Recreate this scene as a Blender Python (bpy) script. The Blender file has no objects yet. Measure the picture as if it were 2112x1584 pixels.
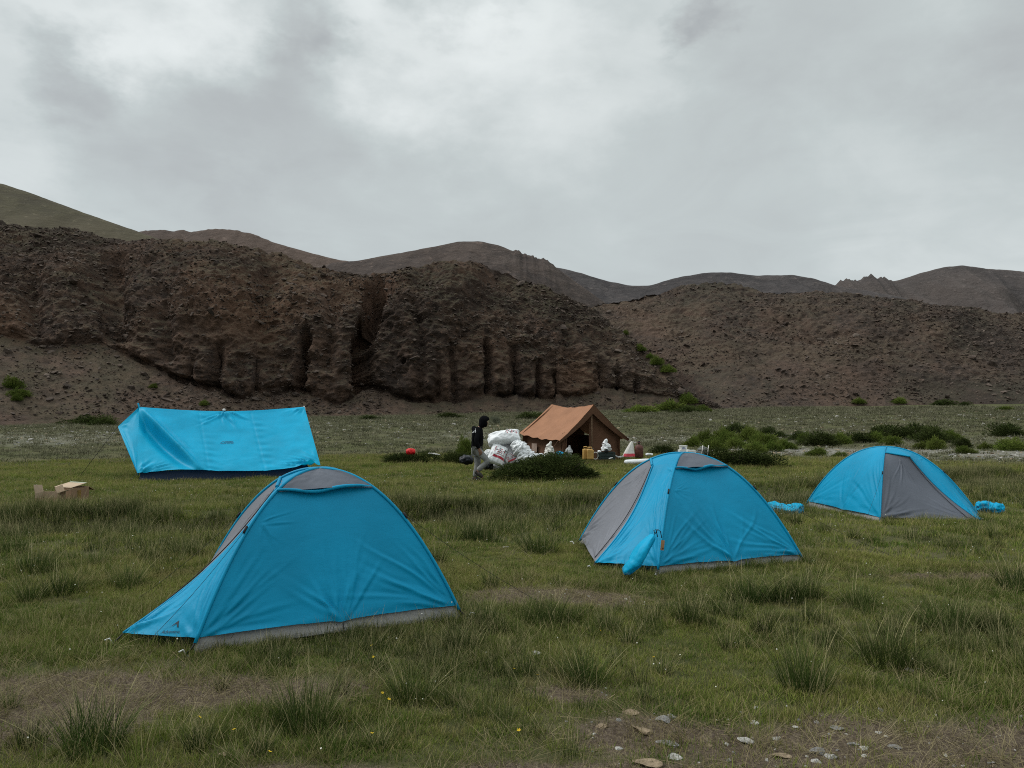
import bpy, math, random
import numpy as np
from mathutils import Vector, Matrix
from mathutils.bvhtree import BVHTree

random.seed(7)
RNG = np.random.default_rng(7)
SC = bpy.context.scene
COL = SC.collection
R = math.radians

# ------------------------------------------------------------------ camera, world, sun, exposure
CAM_Z, FPX, CX, CY, HOR = 1.65, 1586.0, 1056.0, 792.0, 840.0
PITCH = math.atan((HOR - CY) / FPX)
cam_data = bpy.data.cameras.new('camera')
cam_data.sensor_width = 36.0
cam_data.lens = FPX / 2112.0 * 36.0
cam_data.clip_start = 0.05
cam_data.clip_end = 20000
cam = bpy.data.objects.new('camera', cam_data)
cam.location = (0, 0, CAM_Z)
cam.rotation_euler = (math.pi / 2 + PITCH, 0, 0)
COL.objects.link(cam)
SC.camera = cam
SC.render.resolution_x, SC.render.resolution_y = 1024, 768
SC.view_settings.view_transform = 'Standard'
SC.view_settings.look = 'None'
SC.view_settings.gamma = 1.0
SC.view_settings.exposure = 0.40
SC.view_settings.use_curve_mapping = False
SC.cycles.use_denoising = False
SC.cycles.filter_width = 1.05
SC.cycles.max_bounces = 4
SC.cycles.diffuse_bounces = 2
SC.cycles.glossy_bounces = 2
SC.cycles.transmission_bounces = 4
SC.cycles.transparent_max_bounces = 6
SC.cycles.volume_bounces = 1
SC.cycles.use_adaptive_sampling = True
SC.cycles.adaptive_threshold = 0.01

SUN_EL, SUN_AZ = R(50), R(-75)       # azimuth from +Y (the view) towards +X


def ray(px, py):
    """unit direction through a pixel of the photograph"""
    d = Vector(((px - CX) / FPX, 1.0, (CY - py) / FPX))
    c, s = math.cos(PITCH), math.sin(PITCH)
    v = Vector((d.x, d.y * c - d.z * s, d.y * s + d.z * c))
    return v.normalized()


def at(px, py, Y):
    """point seen through a pixel, Y metres in front of the camera"""
    d = ray(px, py)
    return Vector((0, 0, CAM_Z)) + d * (Y / d.y)


# --- node helpers
def nn(nt, typ, **kw):
    n = nt.nodes.new(typ)
    for k, v in kw.items():
        if k == 'inp':
            for a, b in v.items():
                n.inputs[a].default_value = b
        else:
            setattr(n, k, v)
    return n


def math_n(nt, op, a, b=None, clamp=False):
    n = nt.nodes.new('ShaderNodeMath')
    n.operation = op
    n.use_clamp = clamp
    for i, v in enumerate((a, b)):
        if v is None:
            continue
        if isinstance(v, (int, float)):
            n.inputs[i].default_value = v
        else:
            nt.links.new(v, n.inputs[i])
    return n.outputs[0]


def mixc(nt, fac, a, b, mode='MIX'):
    n = nt.nodes.new('ShaderNodeMix')
    n.data_type = 'RGBA'
    n.blend_type = mode
    n.clamp_factor = True
    for sock, v in ((n.inputs[0], fac), (n.inputs[6], a), (n.inputs[7], b)):
        if isinstance(v, (int, float)):
            sock.default_value = v
        elif isinstance(v, (tuple, list)):
            sock.default_value = (*v[:3], 1)
        else:
            nt.links.new(v, sock)
    return n.outputs[2]


def maprange(nt, v, a, b, c=0.0, d=1.0, smooth=True):
    n = nt.nodes.new('ShaderNodeMapRange')
    n.interpolation_type = 'SMOOTHSTEP' if smooth else 'LINEAR'
    nt.links.new(v, n.inputs[0])
    for i, x in enumerate((a, b, c, d)):
        n.inputs[i + 1].default_value = x
    return n.outputs[0]


def noise_n(nt, vec, scale, detail=4, rough=0.55, dist=0.0, out=0):
    n = nt.nodes.new('ShaderNodeTexNoise')
    n.inputs['Scale'].default_value = scale
    n.inputs['Detail'].default_value = detail
    n.inputs['Roughness'].default_value = rough
    n.inputs['Distortion'].default_value = dist
    if vec is not None:
        nt.links.new(vec, n.inputs['Vector'])
    return n.outputs[out]


def mapped(nt, vec, scale):
    m = nt.nodes.new('ShaderNodeMapping')
    m.inputs['Scale'].default_value = scale
    nt.links.new(vec, m.inputs['Vector'])
    return m.outputs[0]


def build_world():
    w = bpy.data.worlds.new('World')
    SC.world = w
    w.use_nodes = True
    nt = w.node_tree
    nt.nodes.clear()
    L = nt.links.new
    out = nn(nt, 'ShaderNodeOutputWorld')
    bg = nn(nt, 'ShaderNodeBackground', inp={'Strength': 1.0})
    tc = nn(nt, 'ShaderNodeTexCoord')
    d = tc.outputs['Generated']
    sky = nn(nt, 'ShaderNodeTexSky', sky_type='NISHITA', sun_disc=False, sun_elevation=SUN_EL,
             sun_rotation=SUN_AZ, altitude=4300)
    skyc = mixc(nt, 1.0, sky.outputs[0], (0.08, 0.08, 0.08), 'MULTIPLY')
    # cloud deck: direction projected onto a flat layer
    sep = nn(nt, 'ShaderNodeSeparateXYZ')
    L(d, sep.inputs[0])
    zz = math_n(nt, 'ADD', math_n(nt, 'MAXIMUM', sep.outputs[2], 0.0), 0.22)
    comb = nn(nt, 'ShaderNodeCombineXYZ')
    L(math_n(nt, 'DIVIDE', sep.outputs[0], zz), comb.inputs[0])
    L(math_n(nt, 'DIVIDE', sep.outputs[1], zz), comb.inputs[1])
    p = comb.outputs[0]
    n1 = noise_n(nt, p, 0.95, 3, 0.5, 0.9)
    n2 = noise_n(nt, p, 2.6, 4, 0.55, 1.1)
    n3 = noise_n(nt, p, 0.42, 1, 0.4, 0.0)
    # warped direction for the larger masses of cloud
    wv = noise_n(nt, mapped(nt, d, (1.0, 1.0, 1.7)), 4.5, 6, 0.6, 0.0, out=1)
    sub = nn(nt, 'ShaderNodeVectorMath', operation='SUBTRACT')
    L(wv, sub.inputs[0])
    sub.inputs[1].default_value = (0.5, 0.5, 0.5)
    scl = nn(nt, 'ShaderNodeVectorMath', operation='SCALE')
    L(sub.outputs[0], scl.inputs[0])
    scl.inputs['Scale'].default_value = 0.36
    add = nn(nt, 'ShaderNodeVectorMath', operation='ADD')
    L(d, add.inputs[0])
    L(scl.outputs[0], add.inputs[1])
    wd = add.outputs[0]

    val = math_n(nt, 'ADD', math_n(nt, 'MULTIPLY', n1, 0.16), math_n(nt, 'MULTIPLY', n2, 0.13))
    val = math_n(nt, 'ADD', val, math_n(nt, 'MULTIPLY', n3, 0.10))
    val = math_n(nt, 'ADD', val, 0.268)
    # masses seen in the photograph: (px, py, radius in px, gain)
    blobs = [(900, 90, 240, 0.22), (1040, 60, 380, 0.20), (290, 120, 240, 0.24), (60, 20, 300, 0.30), (700, 70, 300, 0.10),
             (10, 280, 190, 0.22), (1850, 190, 280, 0.15), (430, 50, 160, 0.18), (1300, 110, 220, 0.12),
             (200, 360, 260, 0.09), (1180, 330, 360, 0.04), (1980, 420, 300, 0.06), (1500, 250, 300, 0.03),
             (540, 180, 260, -0.13), (110, 190, 200, -0.24), (270, 290, 200, -0.12), (590, 40, 120, -0.14),
             (1640, 60, 330, -0.10), (1410, 65, 80, -0.19), (2060, 60, 230, -0.14), (760, 450, 500, -0.05),
             (1330, 460, 420, -0.04), (170, 90, 120, -0.18), (2050, 320, 170, -0.06), (910, 8, 120, -0.22), (1230, 60, 120, -0.10)]
    for (bx, by, rad, g) in blobs:
        c = ray(bx, by)
        dp = nn(nt, 'ShaderNodeVectorMath', operation='DISTANCE')
        L(wd, dp.inputs[0])
        dp.inputs[1].default_value = c
        f = maprange(nt, dp.outputs['Value'], 0.0, 1.2 * rad / FPX, (0.50 if g > 0 else 0.85) * g, 0.0)
        val = math_n(nt, 'ADD', val, f)
    val = math_n(nt, 'MINIMUM', math_n(nt, 'MAXIMUM', val, 0.27), 0.78)
    ramp = nn(nt, 'ShaderNodeValToRGB')
    L(val, ramp.inputs[0])
    e = ramp.color_ramp.elements
    e[0].position, e[0].color = 0.22, (0.26, 0.275, 0.29, 1)
    e[1].position, e[1].color = 0.95, (0.92, 0.95, 0.945, 1)
    for pos, c in ((0.36, (0.365, 0.39, 0.395)), (0.46, (0.428, 0.468, 0.468)), (0.62, (0.60, 0.635, 0.632))):
        x = ramp.color_ramp.elements.new(pos)
        x.color = (*c, 1)
    # thick cloud hides nearly all of the clear sky
    colr = mixc(nt, 0.95, skyc, ramp.outputs[0])
    # an overcast sky grows brighter towards the zenith
    zen = maprange(nt, sep.outputs[2], 0.42, 0.95, 1.0, 2.4)
    sc_ = nn(nt, 'ShaderNodeVectorMath', operation='SCALE')
    L(colr, sc_.inputs[0])
    L(zen, sc_.inputs['Scale'])
    colr = sc_.outputs[0]
    L(colr, bg.inputs[0])
    L(bg.outputs[0], out.inputs[0])


build_world()
SC.world.cycles.sampling_method = 'NONE'      # an even sky needs no importance map

sun_d = bpy.data.lights.new('sun', 'SUN')
sun_d.energy = 1.5
sun_d.angle = R(25)
sun_d.color = (1.0, 0.97, 0.93)
sun = bpy.data.objects.new('sun', sun_d)
_sd = Vector((math.sin(SUN_AZ) * math.cos(SUN_EL), math.cos(SUN_AZ) * math.cos(SUN_EL), math.sin(SUN_EL)))
sun.rotation_euler = (-_sd).to_track_quat('-Z', 'Y').to_euler()
sun.location = _sd * 50
COL.objects.link(sun)


# ------------------------------------------------------------------ numeric noise
_perm = np.random.default_rng(3).permutation(4096)


def _hash(i, j, k):
    return _perm[(_perm[(_perm[i & 4095] + j) & 4095] + k) & 4095]


def vnoise(x, y=0.0, z=0.0):
    """smooth value noise in -1..1"""
    x, y, z = np.broadcast_arrays(np.asarray(x, float), np.asarray(y, float), np.asarray(z, float))
    xi, yi, zi = (np.floor(a).astype(np.int64) for a in (x, y, z))
    fx, fy, fz = x - xi, y - yi, z - zi
    fx, fy, fz = (f * f * f * (f * (f * 6 - 15) + 10) for f in (fx, fy, fz))
    r = 0
    for a in (0, 1):
        wx = fx if a else 1 - fx
        for b in (0, 1):
            wy = fy if b else 1 - fy
            for c in (0, 1):
                wz = fz if c else 1 - fz
                r = r + wx * wy * wz * (_hash(xi + a, yi + b, zi + c) / 2047.5 - 1)
    return r


def fbm(x, y=0.0, z=0.0, oct=4, gain=0.5, lac=2.03):
    r, a, f, t = 0, 1.0, 1.0, 0.0
    for o in range(oct):
        r = r + a * vnoise(np.asarray(x) * f + o * 17.3, np.asarray(y) * f + o * 5.1, np.asarray(z) * f)
        t += a
        a *= gain
        f *= lac
    return r / t


def sstep(a, b, x):
    t = np.clip((np.asarray(x, float) - a) / (b - a), 0, 1)
    return t * t * (3 - 2 * t)


# ------------------------------------------------------------------ object helpers
def tag(o, label=None, cat=None, group=None, kind=None):
    if label:
        o['label'] = label
    if cat:
        o['category'] = cat
    if group:
        o['group'] = group
    if kind:
        o['kind'] = kind
    return o


def link(name, me, mat=None, parent=None, loc=None, rot=None, smooth=True):
    if mat is not None and not me.materials:
        me.materials.append(mat)
    if smooth and len(me.polygons):
        me.polygons.foreach_set('use_smooth', np.ones(len(me.polygons), bool))
    o = bpy.data.objects.new(name, me)
    COL.objects.link(o)
    if parent is not None:
        o.parent = parent
    if loc is not None:
        o.location = loc
    if rot is not None:
        o.rotation_euler = rot
    return o


def mk(name, V, F):
    me = bpy.data.meshes.new(name)
    me.from_pydata([tuple(v) for v in V], [], [tuple(f) for f in F])
    me.update()
    return me


def mk_np(name, V, quads, tris=None):
    """fast mesh from arrays of quads and triangles"""
    me = bpy.data.meshes.new(name)
    V = np.asarray(V, np.float32)
    nq = 0 if quads is None else len(quads)
    nt_ = 0 if tris is None else len(tris)
    idx = np.concatenate([np.asarray(a, np.int32).ravel() for a, n in ((quads, nq), (tris, nt_)) if n])
    starts = np.concatenate([np.arange(nq, dtype=np.int32) * 4, nq * 4 + np.arange(nt_, dtype=np.int32) * 3])
    me.vertices.add(len(V))
    me.vertices.foreach_set('co', V.ravel())
    me.loops.add(len(idx))
    me.loops.foreach_set('vertex_index', idx)
    me.polygons.add(nq + nt_)
    me.polygons.foreach_set('loop_start', starts)
    me.update(calc_edges=True)
    return me


def grid_quads(n, m, wrap_m=False, off=0):
    i = np.arange(n - 1)[:, None]
    j = np.arange(m if wrap_m else m - 1)[None, :]
    j2 = (j + 1) % m
    q = np.stack([i * m + j, i * m + j2, (i + 1) * m + j2, (i + 1) * m + j], -1).reshape(-1, 4)
    return q + off


def grid_mesh(name, P, wrap=False):
    n, m = P.shape[:2]
    me = mk_np(name, P.reshape(-1, 3), grid_quads(n, m, wrap))
    if not wrap:
        a = np.linspace(0, 1, m)[None, :].repeat(n, 0)
        b = np.linspace(0, 1, n)[:, None].repeat(m, 1)
        uvs = np.stack([a, b], -1).reshape(-1, 2)
        lay = me.uv_layers.new(name='UVMap')
        li = np.empty(len(me.loops), np.int32)
        me.loops.foreach_get('vertex_index', li)
        lay.data.foreach_set('uv', uvs[li].astype(np.float32).ravel())
    return me


def attr(me, name, vals):
    a = me.attributes.new(name, 'FLOAT', 'POINT')
    a.data.foreach_set('value', np.asarray(vals, np.float32).ravel())


def empty(name, loc=(0, 0, 0), rz=0.0):
    o = bpy.data.objects.new(name, None)
    o.empty_display_size = 0.2
    o.location = loc
    o.rotation_euler = (0, 0, rz)
    COL.objects.link(o)
    return o


class MB:
    """collects simple shapes into one mesh"""
    def __init__(s):
        s.V, s.F = [], []

    def add(s, V, F):
        o = len(s.V)
        s.V += [tuple(v) for v in V]
        s.F += [tuple(i + o for i in f) for f in F]
        return s

    def box(s, c, h, rot=None):
        M = rot or Matrix.Identity(3)
        vs = [Vector(c) + M @ Vector((sx * h[0], sy * h[1], sz * h[2])) for sx in (-1, 1) for sy in (-1, 1) for sz in (-1, 1)]
        return s.add(vs, [(0, 1, 3, 2), (4, 6, 7, 5), (0, 4, 5, 1), (2, 3, 7, 6), (0, 2, 6, 4), (1, 5, 7, 3)])

    def tube(s, pts, r, n=6, cap=True):
        pts = [Vector(p) for p in pts]
        rs = r if isinstance(r, (list, tuple)) else [r] * len(pts)
        V, F = [], []
        for i, p in enumerate(pts):
            t = (pts[min(i + 1, len(pts) - 1)] - pts[max(i - 1, 0)])
            t = t.normalized() if t.length > 1e-9 else Vector((0, 0, 1))
            a = t.cross(Vector((0, 0, 1)) if abs(t.z) < 0.9 else Vector((1, 0, 0))).normalized()
            b = t.cross(a)
            for k in range(n):
                an = 2 * math.pi * k / n
                V.append(p + (a * math.cos(an) + b * math.sin(an)) * rs[i])
        for i in range(len(pts) - 1):
            for k in range(n):
                k2 = (k + 1) % n
                F.append((i * n + k, i * n + k2, (i + 1) * n + k2, (i + 1) * n + k))
        if cap:
            F.append(tuple(range(n - 1, -1, -1)))
            F.append(tuple((len(pts) - 1) * n + k for k in range(n)))
        return s.add(V, F)

    def lathe(s, prof, n=16, c=(0, 0, 0)):
        V, F = [], []
        for (r, z) in prof:
            for k in range(n):
                a = 2 * math.pi * k / n
                V.append((c[0] + r * math.cos(a), c[1] + r * math.sin(a), c[2] + z))
        for i in range(len(prof) - 1):
            for k in range(n):
                k2 = (k + 1) % n
                F.append((i * n + k, i * n + k2, (i + 1) * n + k2, (i + 1) * n + k))
        F.append(tuple(range(n - 1, -1, -1)))
        F.append(tuple((len(prof) - 1) * n + k for k in range(n)))
        return s.add(V, F)

    def obj(s, name, mat, parent=None, smooth=True, **kw):
        return link(name, mk(name, s.V, s.F), mat, parent, smooth=smooth, **kw)


# ------------------------------------------------------------------ materials
def new_mat(name):
    m = bpy.data.materials.new(name)
    m.use_nodes = True
    nt = m.node_tree
    nt.nodes.clear()
    out = nt.nodes.new('ShaderNodeOutputMaterial')
    return m, nt, out


def principled(nt, out, col, rough=0.7, bump=None, bump_s=0.3, bump_d=0.01, spec=0.3):
    b = nt.nodes.new('ShaderNodeBsdfPrincipled')
    b.inputs['Roughness'].default_value = rough
    b.inputs['Specular IOR Level'].default_value = spec
    if isinstance(col, (tuple, list)):
        b.inputs['Base Color'].default_value = (*col[:3], 1)
    else:
        nt.links.new(col, b.inputs['Base Color'])
    if bump is not None:
        bn = nt.nodes.new('ShaderNodeBump')
        bn.inputs['Strength'].default_value = bump_s
        bn.inputs['Distance'].default_value = bump_d
        nt.links.new(bump, bn.inputs['Height'])
        nt.links.new(bn.outputs[0], b.inputs['Normal'])
    nt.links.new(b.outputs[0], out.inputs[0])
    return b


def pos_node(nt):
    return nt.nodes.new('ShaderNodeNewGeometry').outputs['Position']


def attr_n(nt, name):
    n = nt.nodes.new('ShaderNodeAttribute')
    n.attribute_name = name
    return n.outputs['Fac']


def plain(name, col, rough=0.6, var=0.15, scale=6.0, spec=0.3, bump=0.0, bs=40.0):
    """a coloured surface with a little uneven tone and fine relief"""
    m, nt, out = new_mat(name)
    tc = nt.nodes.new('ShaderNodeTexCoord').outputs['Object']
    n = noise_n(nt, tc, scale, 5, 0.6)
    c = mixc(nt, maprange(nt, n, 0.3, 0.7), tuple(x * (1 - var) for x in col), tuple(min(1, x * (1 + var)) for x in col))
    b = noise_n(nt, tc, bs, 4, 0.6) if bump else None
    principled(nt, out, c, rough, b, bump, 0.01, spec)
    return m


def fabric(name, col, trans=0.22, rough=0.5, wr=0.25, scale=9.0):
    """thin coated tent cloth: a little light comes through, small creases"""
    m, nt, out = new_mat(name)
    tc = nt.nodes.new('ShaderNodeTexCoord').outputs['Object']
    n = noise_n(nt, tc, 2.0, 3, 0.5)
    c = mixc(nt, maprange(nt, n, 0.25, 0.75), tuple(x * 0.88 for x in col), tuple(min(1, x * 1.06) for x in col))
    w1 = noise_n(nt, mapped(nt, tc, (1.0, 1.0, 2.6)), scale, 4, 0.5, 1.6)
    w2 = noise_n(nt, tc, 3.0, 3, 0.5, 0.8)
    h = math_n(nt, 'ADD', w1, math_n(nt, 'MULTIPLY', w2, 1.2))
    b = principled(nt, out, c, rough, h, wr, 0.02, 0.18)
    t = nt.nodes.new('ShaderNodeBsdfTranslucent')
    nt.links.new(c, t.inputs[0])
    mx = nt.nodes.new('ShaderNodeMixShader')
    mx.inputs[0].default_value = trans
    nt.links.new(b.outputs[0], mx.inputs[1])
    nt.links.new(t.outputs[0], mx.inputs[2])
    nt.links.new(mx.outputs[0], out.inputs[0])
    return m


def leaf(name, c1, c2, tipc=None, trans=0.25, sc=0.8, rnd=0.35, dry=None):
    """leaf or blade: two greens mixed over the meadow, each plant a little different, dry tips"""
    m, nt, out = new_mat(name)
    p = pos_node(nt)
    n = math_n(nt, 'ADD', math_n(nt, 'MULTIPLY', noise_n(nt, p, sc, 3, 0.6), 0.6), math_n(nt, 'MULTIPLY', noise_n(nt, p, sc * 0.3, 3, 0.6), 0.4))
    c = mixc(nt, maprange(nt, n, 0.40, 0.60), c1, c2)
    if dry:
        c = mixc(nt, math_n(nt, 'MULTIPLY', maprange(nt, noise_n(nt, p, 1.7, 4, 0.65, 0.5), 0.54, 0.68), 0.6), c, dry)
    oi = nt.nodes.new('ShaderNodeObjectInfo').outputs['Random']
    v = maprange(nt, oi, 0, 1, 1 - rnd, 1 + rnd, False)
    hs = nt.nodes.new('ShaderNodeHueSaturation')
    nt.links.new(c, hs.inputs['Color'])
    nt.links.new(v, hs.inputs['Value'])
    c = hs.outputs[0]
    if tipc:
        t = attr_n(nt, 'tip')
        c = mixc(nt, t, c, tipc)
    d = nt.nodes.new('ShaderNodeBsdfDiffuse')
    nt.links.new(c, d.inputs[0])
    tr = nt.nodes.new('ShaderNodeBsdfTranslucent')
    nt.links.new(c, tr.inputs[0])
    mx = nt.nodes.new('ShaderNodeMixShader')
    mx.inputs[0].default_value = trans
    nt.links.new(d.outputs[0], mx.inputs[1])
    nt.links.new(tr.outputs[0], mx.inputs[2])
    nt.links.new(mx.outputs[0], out.inputs[0])
    return m


M = {}
M['blue'] = fabric('blue_nylon', (0.002, 0.285, 0.50), 0.18, wr=0.07)
M['blue_bright'] = fabric('bright_blue_tarpaulin', (0.002, 0.42, 0.69), 0.30, wr=0.06, scale=4.0)
M['grey_mesh'] = fabric('grey_nylon', (0.19, 0.195, 0.22), 0.15, wr=0.1)
M['dark_grey'] = fabric('dark_grey_nylon', (0.105, 0.115, 0.14), 0.08, wr=0.1)
M['floor_grey'] = fabric('grey_groundsheet', (0.24, 0.235, 0.225), 0.05, wr=0.5)
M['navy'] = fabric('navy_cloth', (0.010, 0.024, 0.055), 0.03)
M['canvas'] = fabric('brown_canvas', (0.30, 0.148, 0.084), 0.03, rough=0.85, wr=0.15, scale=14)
M['canvas_dark'] = fabric('dark_brown_canvas', (0.115, 0.058, 0.034), 0.0, rough=0.85, wr=0.2, scale=14)  # same brown canvas with shade put into its colour, for gables and walls
M['black'] = plain('black_cord', (0.012, 0.012, 0.014), 0.7)
M['metal'] = plain('bright_metal', (0.62, 0.62, 0.60), 0.4, 0.1)
M['white'] = plain('white_woven_plastic', (0.68, 0.69, 0.70), 0.5, 0.08, bump=0.25, bs=18)
M['offwhite'] = plain('off_white_plastic', (0.55, 0.53, 0.49), 0.55, 0.12, bump=0.35, bs=14)
M['greysack'] = plain('grey_woven_plastic', (0.46, 0.45, 0.46), 0.55, 0.1, bump=0.3, bs=18)
M['redprint'] = plain('red_print', (0.42, 0.035, 0.055), 0.6, 0.2)
M['inkprint'] = plain('dark_print', (0.05, 0.03, 0.035), 0.6)
M['logo_print'] = plain('dark_logo_print', (0.012, 0.022, 0.035), 0.6)
M['blue_print'] = plain('blue_logo_print', (0.004, 0.13, 0.24), 0.6)
# ------------------------------------------------------------------ ground
def ditch_y(x):
    return np.interp(x, [-30, -12, -8, -4, 0, 3, 6, 9, 14, 40], [10.6, 11.0, 11.5, 12.3, 13.6, 15.0, 16.6, 18.3, 21, 34])


BARE = [(-3.0, 4.35, 1.5, 0.55, 1.0), (-1.6, 4.5, 0.9, 0.3, 0.8), (-2.3, 4.1, 0.8, 0.35, 0.7), (0.95, 3.90, 0.8, 0.34, 0.7), (1.7, 3.75, 1.1, 0.38, 0.85), (2.7, 3.9, 0.9, 0.4, 0.6),
        (0.4, 6.75, 1.0, 0.35, 0.75), (4.3, 7.6, 1.4, 0.25, 0.6), (0.35, 4.5, 0.22, 0.12, 1.0), (-0.75, 3.5, 0.5, 0.15, 0.7), (0.3, 3.5, 0.9, 0.2, 0.7)]


def bare_mask(x, y):
    x, y = np.asarray(x, float), np.asarray(y, float)
    b = np.zeros(np.broadcast(x, y).shape)
    for (cx, cy, rx, ry, s) in BARE:
        b = np.maximum(b, s * np.exp(-(((x - cx) / rx) ** 2 + ((y - cy) / ry) ** 2)))
    return np.clip(b * 1.25 + 0.45 * fbm(x * 1.7, y * 1.7, 3.3, 4) - 0.12, 0, 1)


def gravel_mask(x, y):
    """pale stony ground of the old river bed"""
    x, y = np.asarray(x, float), np.asarray(y, float)
    bar = np.exp(-((y - (31.5 + 0.12 * (x - 12) + 1.6 * np.sin(x * 0.25))) / 5.0) ** 2) * sstep(7.0, 11.0, x)
    far = sstep(32, 40, y) * (1 - sstep(66, 84, y)) * (0.40 + 0.38 * fbm(x * 0.07, y * 0.05, 9.1, 3))
    return np.clip(np.maximum(bar * (0.75 + 0.5 * fbm(x * .3, y * .3, 2.0, 3)), far), 0, 1)


def ground(x, y):
    x, y = np.asarray(x, float), np.asarray(y, float)
    z = -0.20 * sstep(8.5, 14.5, y)
    z = z + sstep(30, 92, y) * (1.08 + 0.019 * np.clip(x, -70, 110))
    # the ditch: gentle near side, steep far bank
    t = y - ditch_y(x) + 0.35 * fbm(x * 0.5, 4.0, 0.0, 3)
    dep = (0.46 - 0.20 * sstep(-2, 8, x)) * (1 + 0.5 * fbm(x * 0.35, 1.0, 8.0, 2))
    z = z - dep * np.where(t < 0, np.exp(-(t / 1.0) ** 2), 1 - sstep(0.05, 0.62, t))
    z = z + 0.13 * (1 - 0.5 * sstep(0, 8, x)) * np.exp(-((t - 1.25) / 0.7) ** 2)
    # hummocks
    far = sstep(7.5, 12, y)
    z = z + (0.018 + 0.05 * far) * fbm(x * 0.9, y * 0.9, 1.0, 4)
    z = z + 0.012 * fbm(x * 3.7, y * 3.7, 5.0, 3) * (1 - 0.3 * far)
    z = z + 0.16 * sstep(26, 45, y) * fbm(x * 0.13, y * 0.13, 7.0, 3)
    return z


def gz(x, y):
    return float(ground(x, y))


def hit(px, py, far=140.0, strict=False):
    """where the ray through a pixel meets the ground"""
    d = ray(px, py)
    ts = np.concatenate([np.linspace(1.5, 30, 900), np.linspace(30, far, 1500)])
    X, Y, Z = d.x * ts, d.y * ts, CAM_Z + d.z * ts
    below = np.nonzero(Z < ground(X, Y))[0]
    if not len(below) and strict:
        return None
    t = ts[below[0]] if len(below) else 85.0 / d.y
    return Vector((d.x * t, d.y * t, gz(d.x * t, d.y * t)))


def build_ground():
    ang = np.concatenate([np.linspace(-180, -52, 50, endpoint=False), np.linspace(-52, 52, 430), np.linspace(52, 180, 51)[1:-1]])
    rad = np.concatenate([[0.0], np.geomspace(0.6, 150, 330), np.geomspace(170, 9000, 24)])
    A, Rr = np.meshgrid(np.radians(ang), rad)
    X, Y = np.sin(A) * Rr, np.cos(A) * Rr
    Z = ground(X, Y)
    P = np.stack([X, Y, Z], -1)
    me = mk_np('ground', P.reshape(-1, 3), grid_quads(len(rad), len(ang), True))
    attr(me, 'bare', bare_mask(X, Y))
    attr(me, 'gravel', gravel_mask(X, Y))
    m, nt, out = new_mat('meadow_ground')
    p = pos_node(nt)
    big = noise_n(nt, p, 0.35, 5, 0.6)
    mid = noise_n(nt, p, 3.0, 6, 0.65)
    fine = noise_n(nt, p, 45.0, 5, 0.7)
    moss = mixc(nt, maprange(nt, mid, 0.35, 0.65), (0.040, 0.046, 0.016), (0.074, 0.078, 0.030))
    moss = mixc(nt, maprange(nt, big, 0.4, 0.65), moss, (0.080, 0.076, 0.036))
    soil = mixc(nt, maprange(nt, fine, 0.35, 0.7), (0.060, 0.044, 0.032), (0.135, 0.105, 0.078))
    straw = noise_n(nt, mapped(nt, p, (60, 14, 20)), 1.0, 4, 0.6, 2.0)
    soil = mixc(nt, maprange(nt, straw, 0.56, 0.64), soil, (0.19, 0.155, 0.10))
    b = attr_n(nt, 'bare')
    c = mixc(nt, maprange(nt, math_n(nt, 'ADD', b, math_n(nt, 'MULTIPLY', math_n(nt, 'SUBTRACT', fine, 0.5), 0.5)), 0.2, 0.5), moss, soil)
    vor = nn(nt, 'ShaderNodeTexVoronoi', inp={'Scale': 7.0, 'Randomness': 1.0})
    nt.links.new(p, vor.inputs['Vector'])
    st = mixc(nt, vor.outputs['Color'], (0.13, 0.12, 0.10), (0.24, 0.23, 0.205))
    st = mixc(nt, maprange(nt, mid, 0.45, 0.62), st, (0.088, 0.088, 0.052))
    g = attr_n(nt, 'gravel')
    c = mixc(nt, maprange(nt, math_n(nt, 'ADD', g, math_n(nt, 'MULTIPLY', math_n(nt, 'SUBTRACT', mid, 0.5), 0.9)), 0.30, 0.75), c, st)
    h = math_n(nt, 'ADD', fine, mid)
    principled(nt, out, c, 0.95, h, 0.7, 0.03, 0.1)
    o = link('ground', me, m)
    tag(o, 'green and brown high valley meadow floor reaching to the hills', 'ground', kind='structure')


build_ground()


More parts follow.
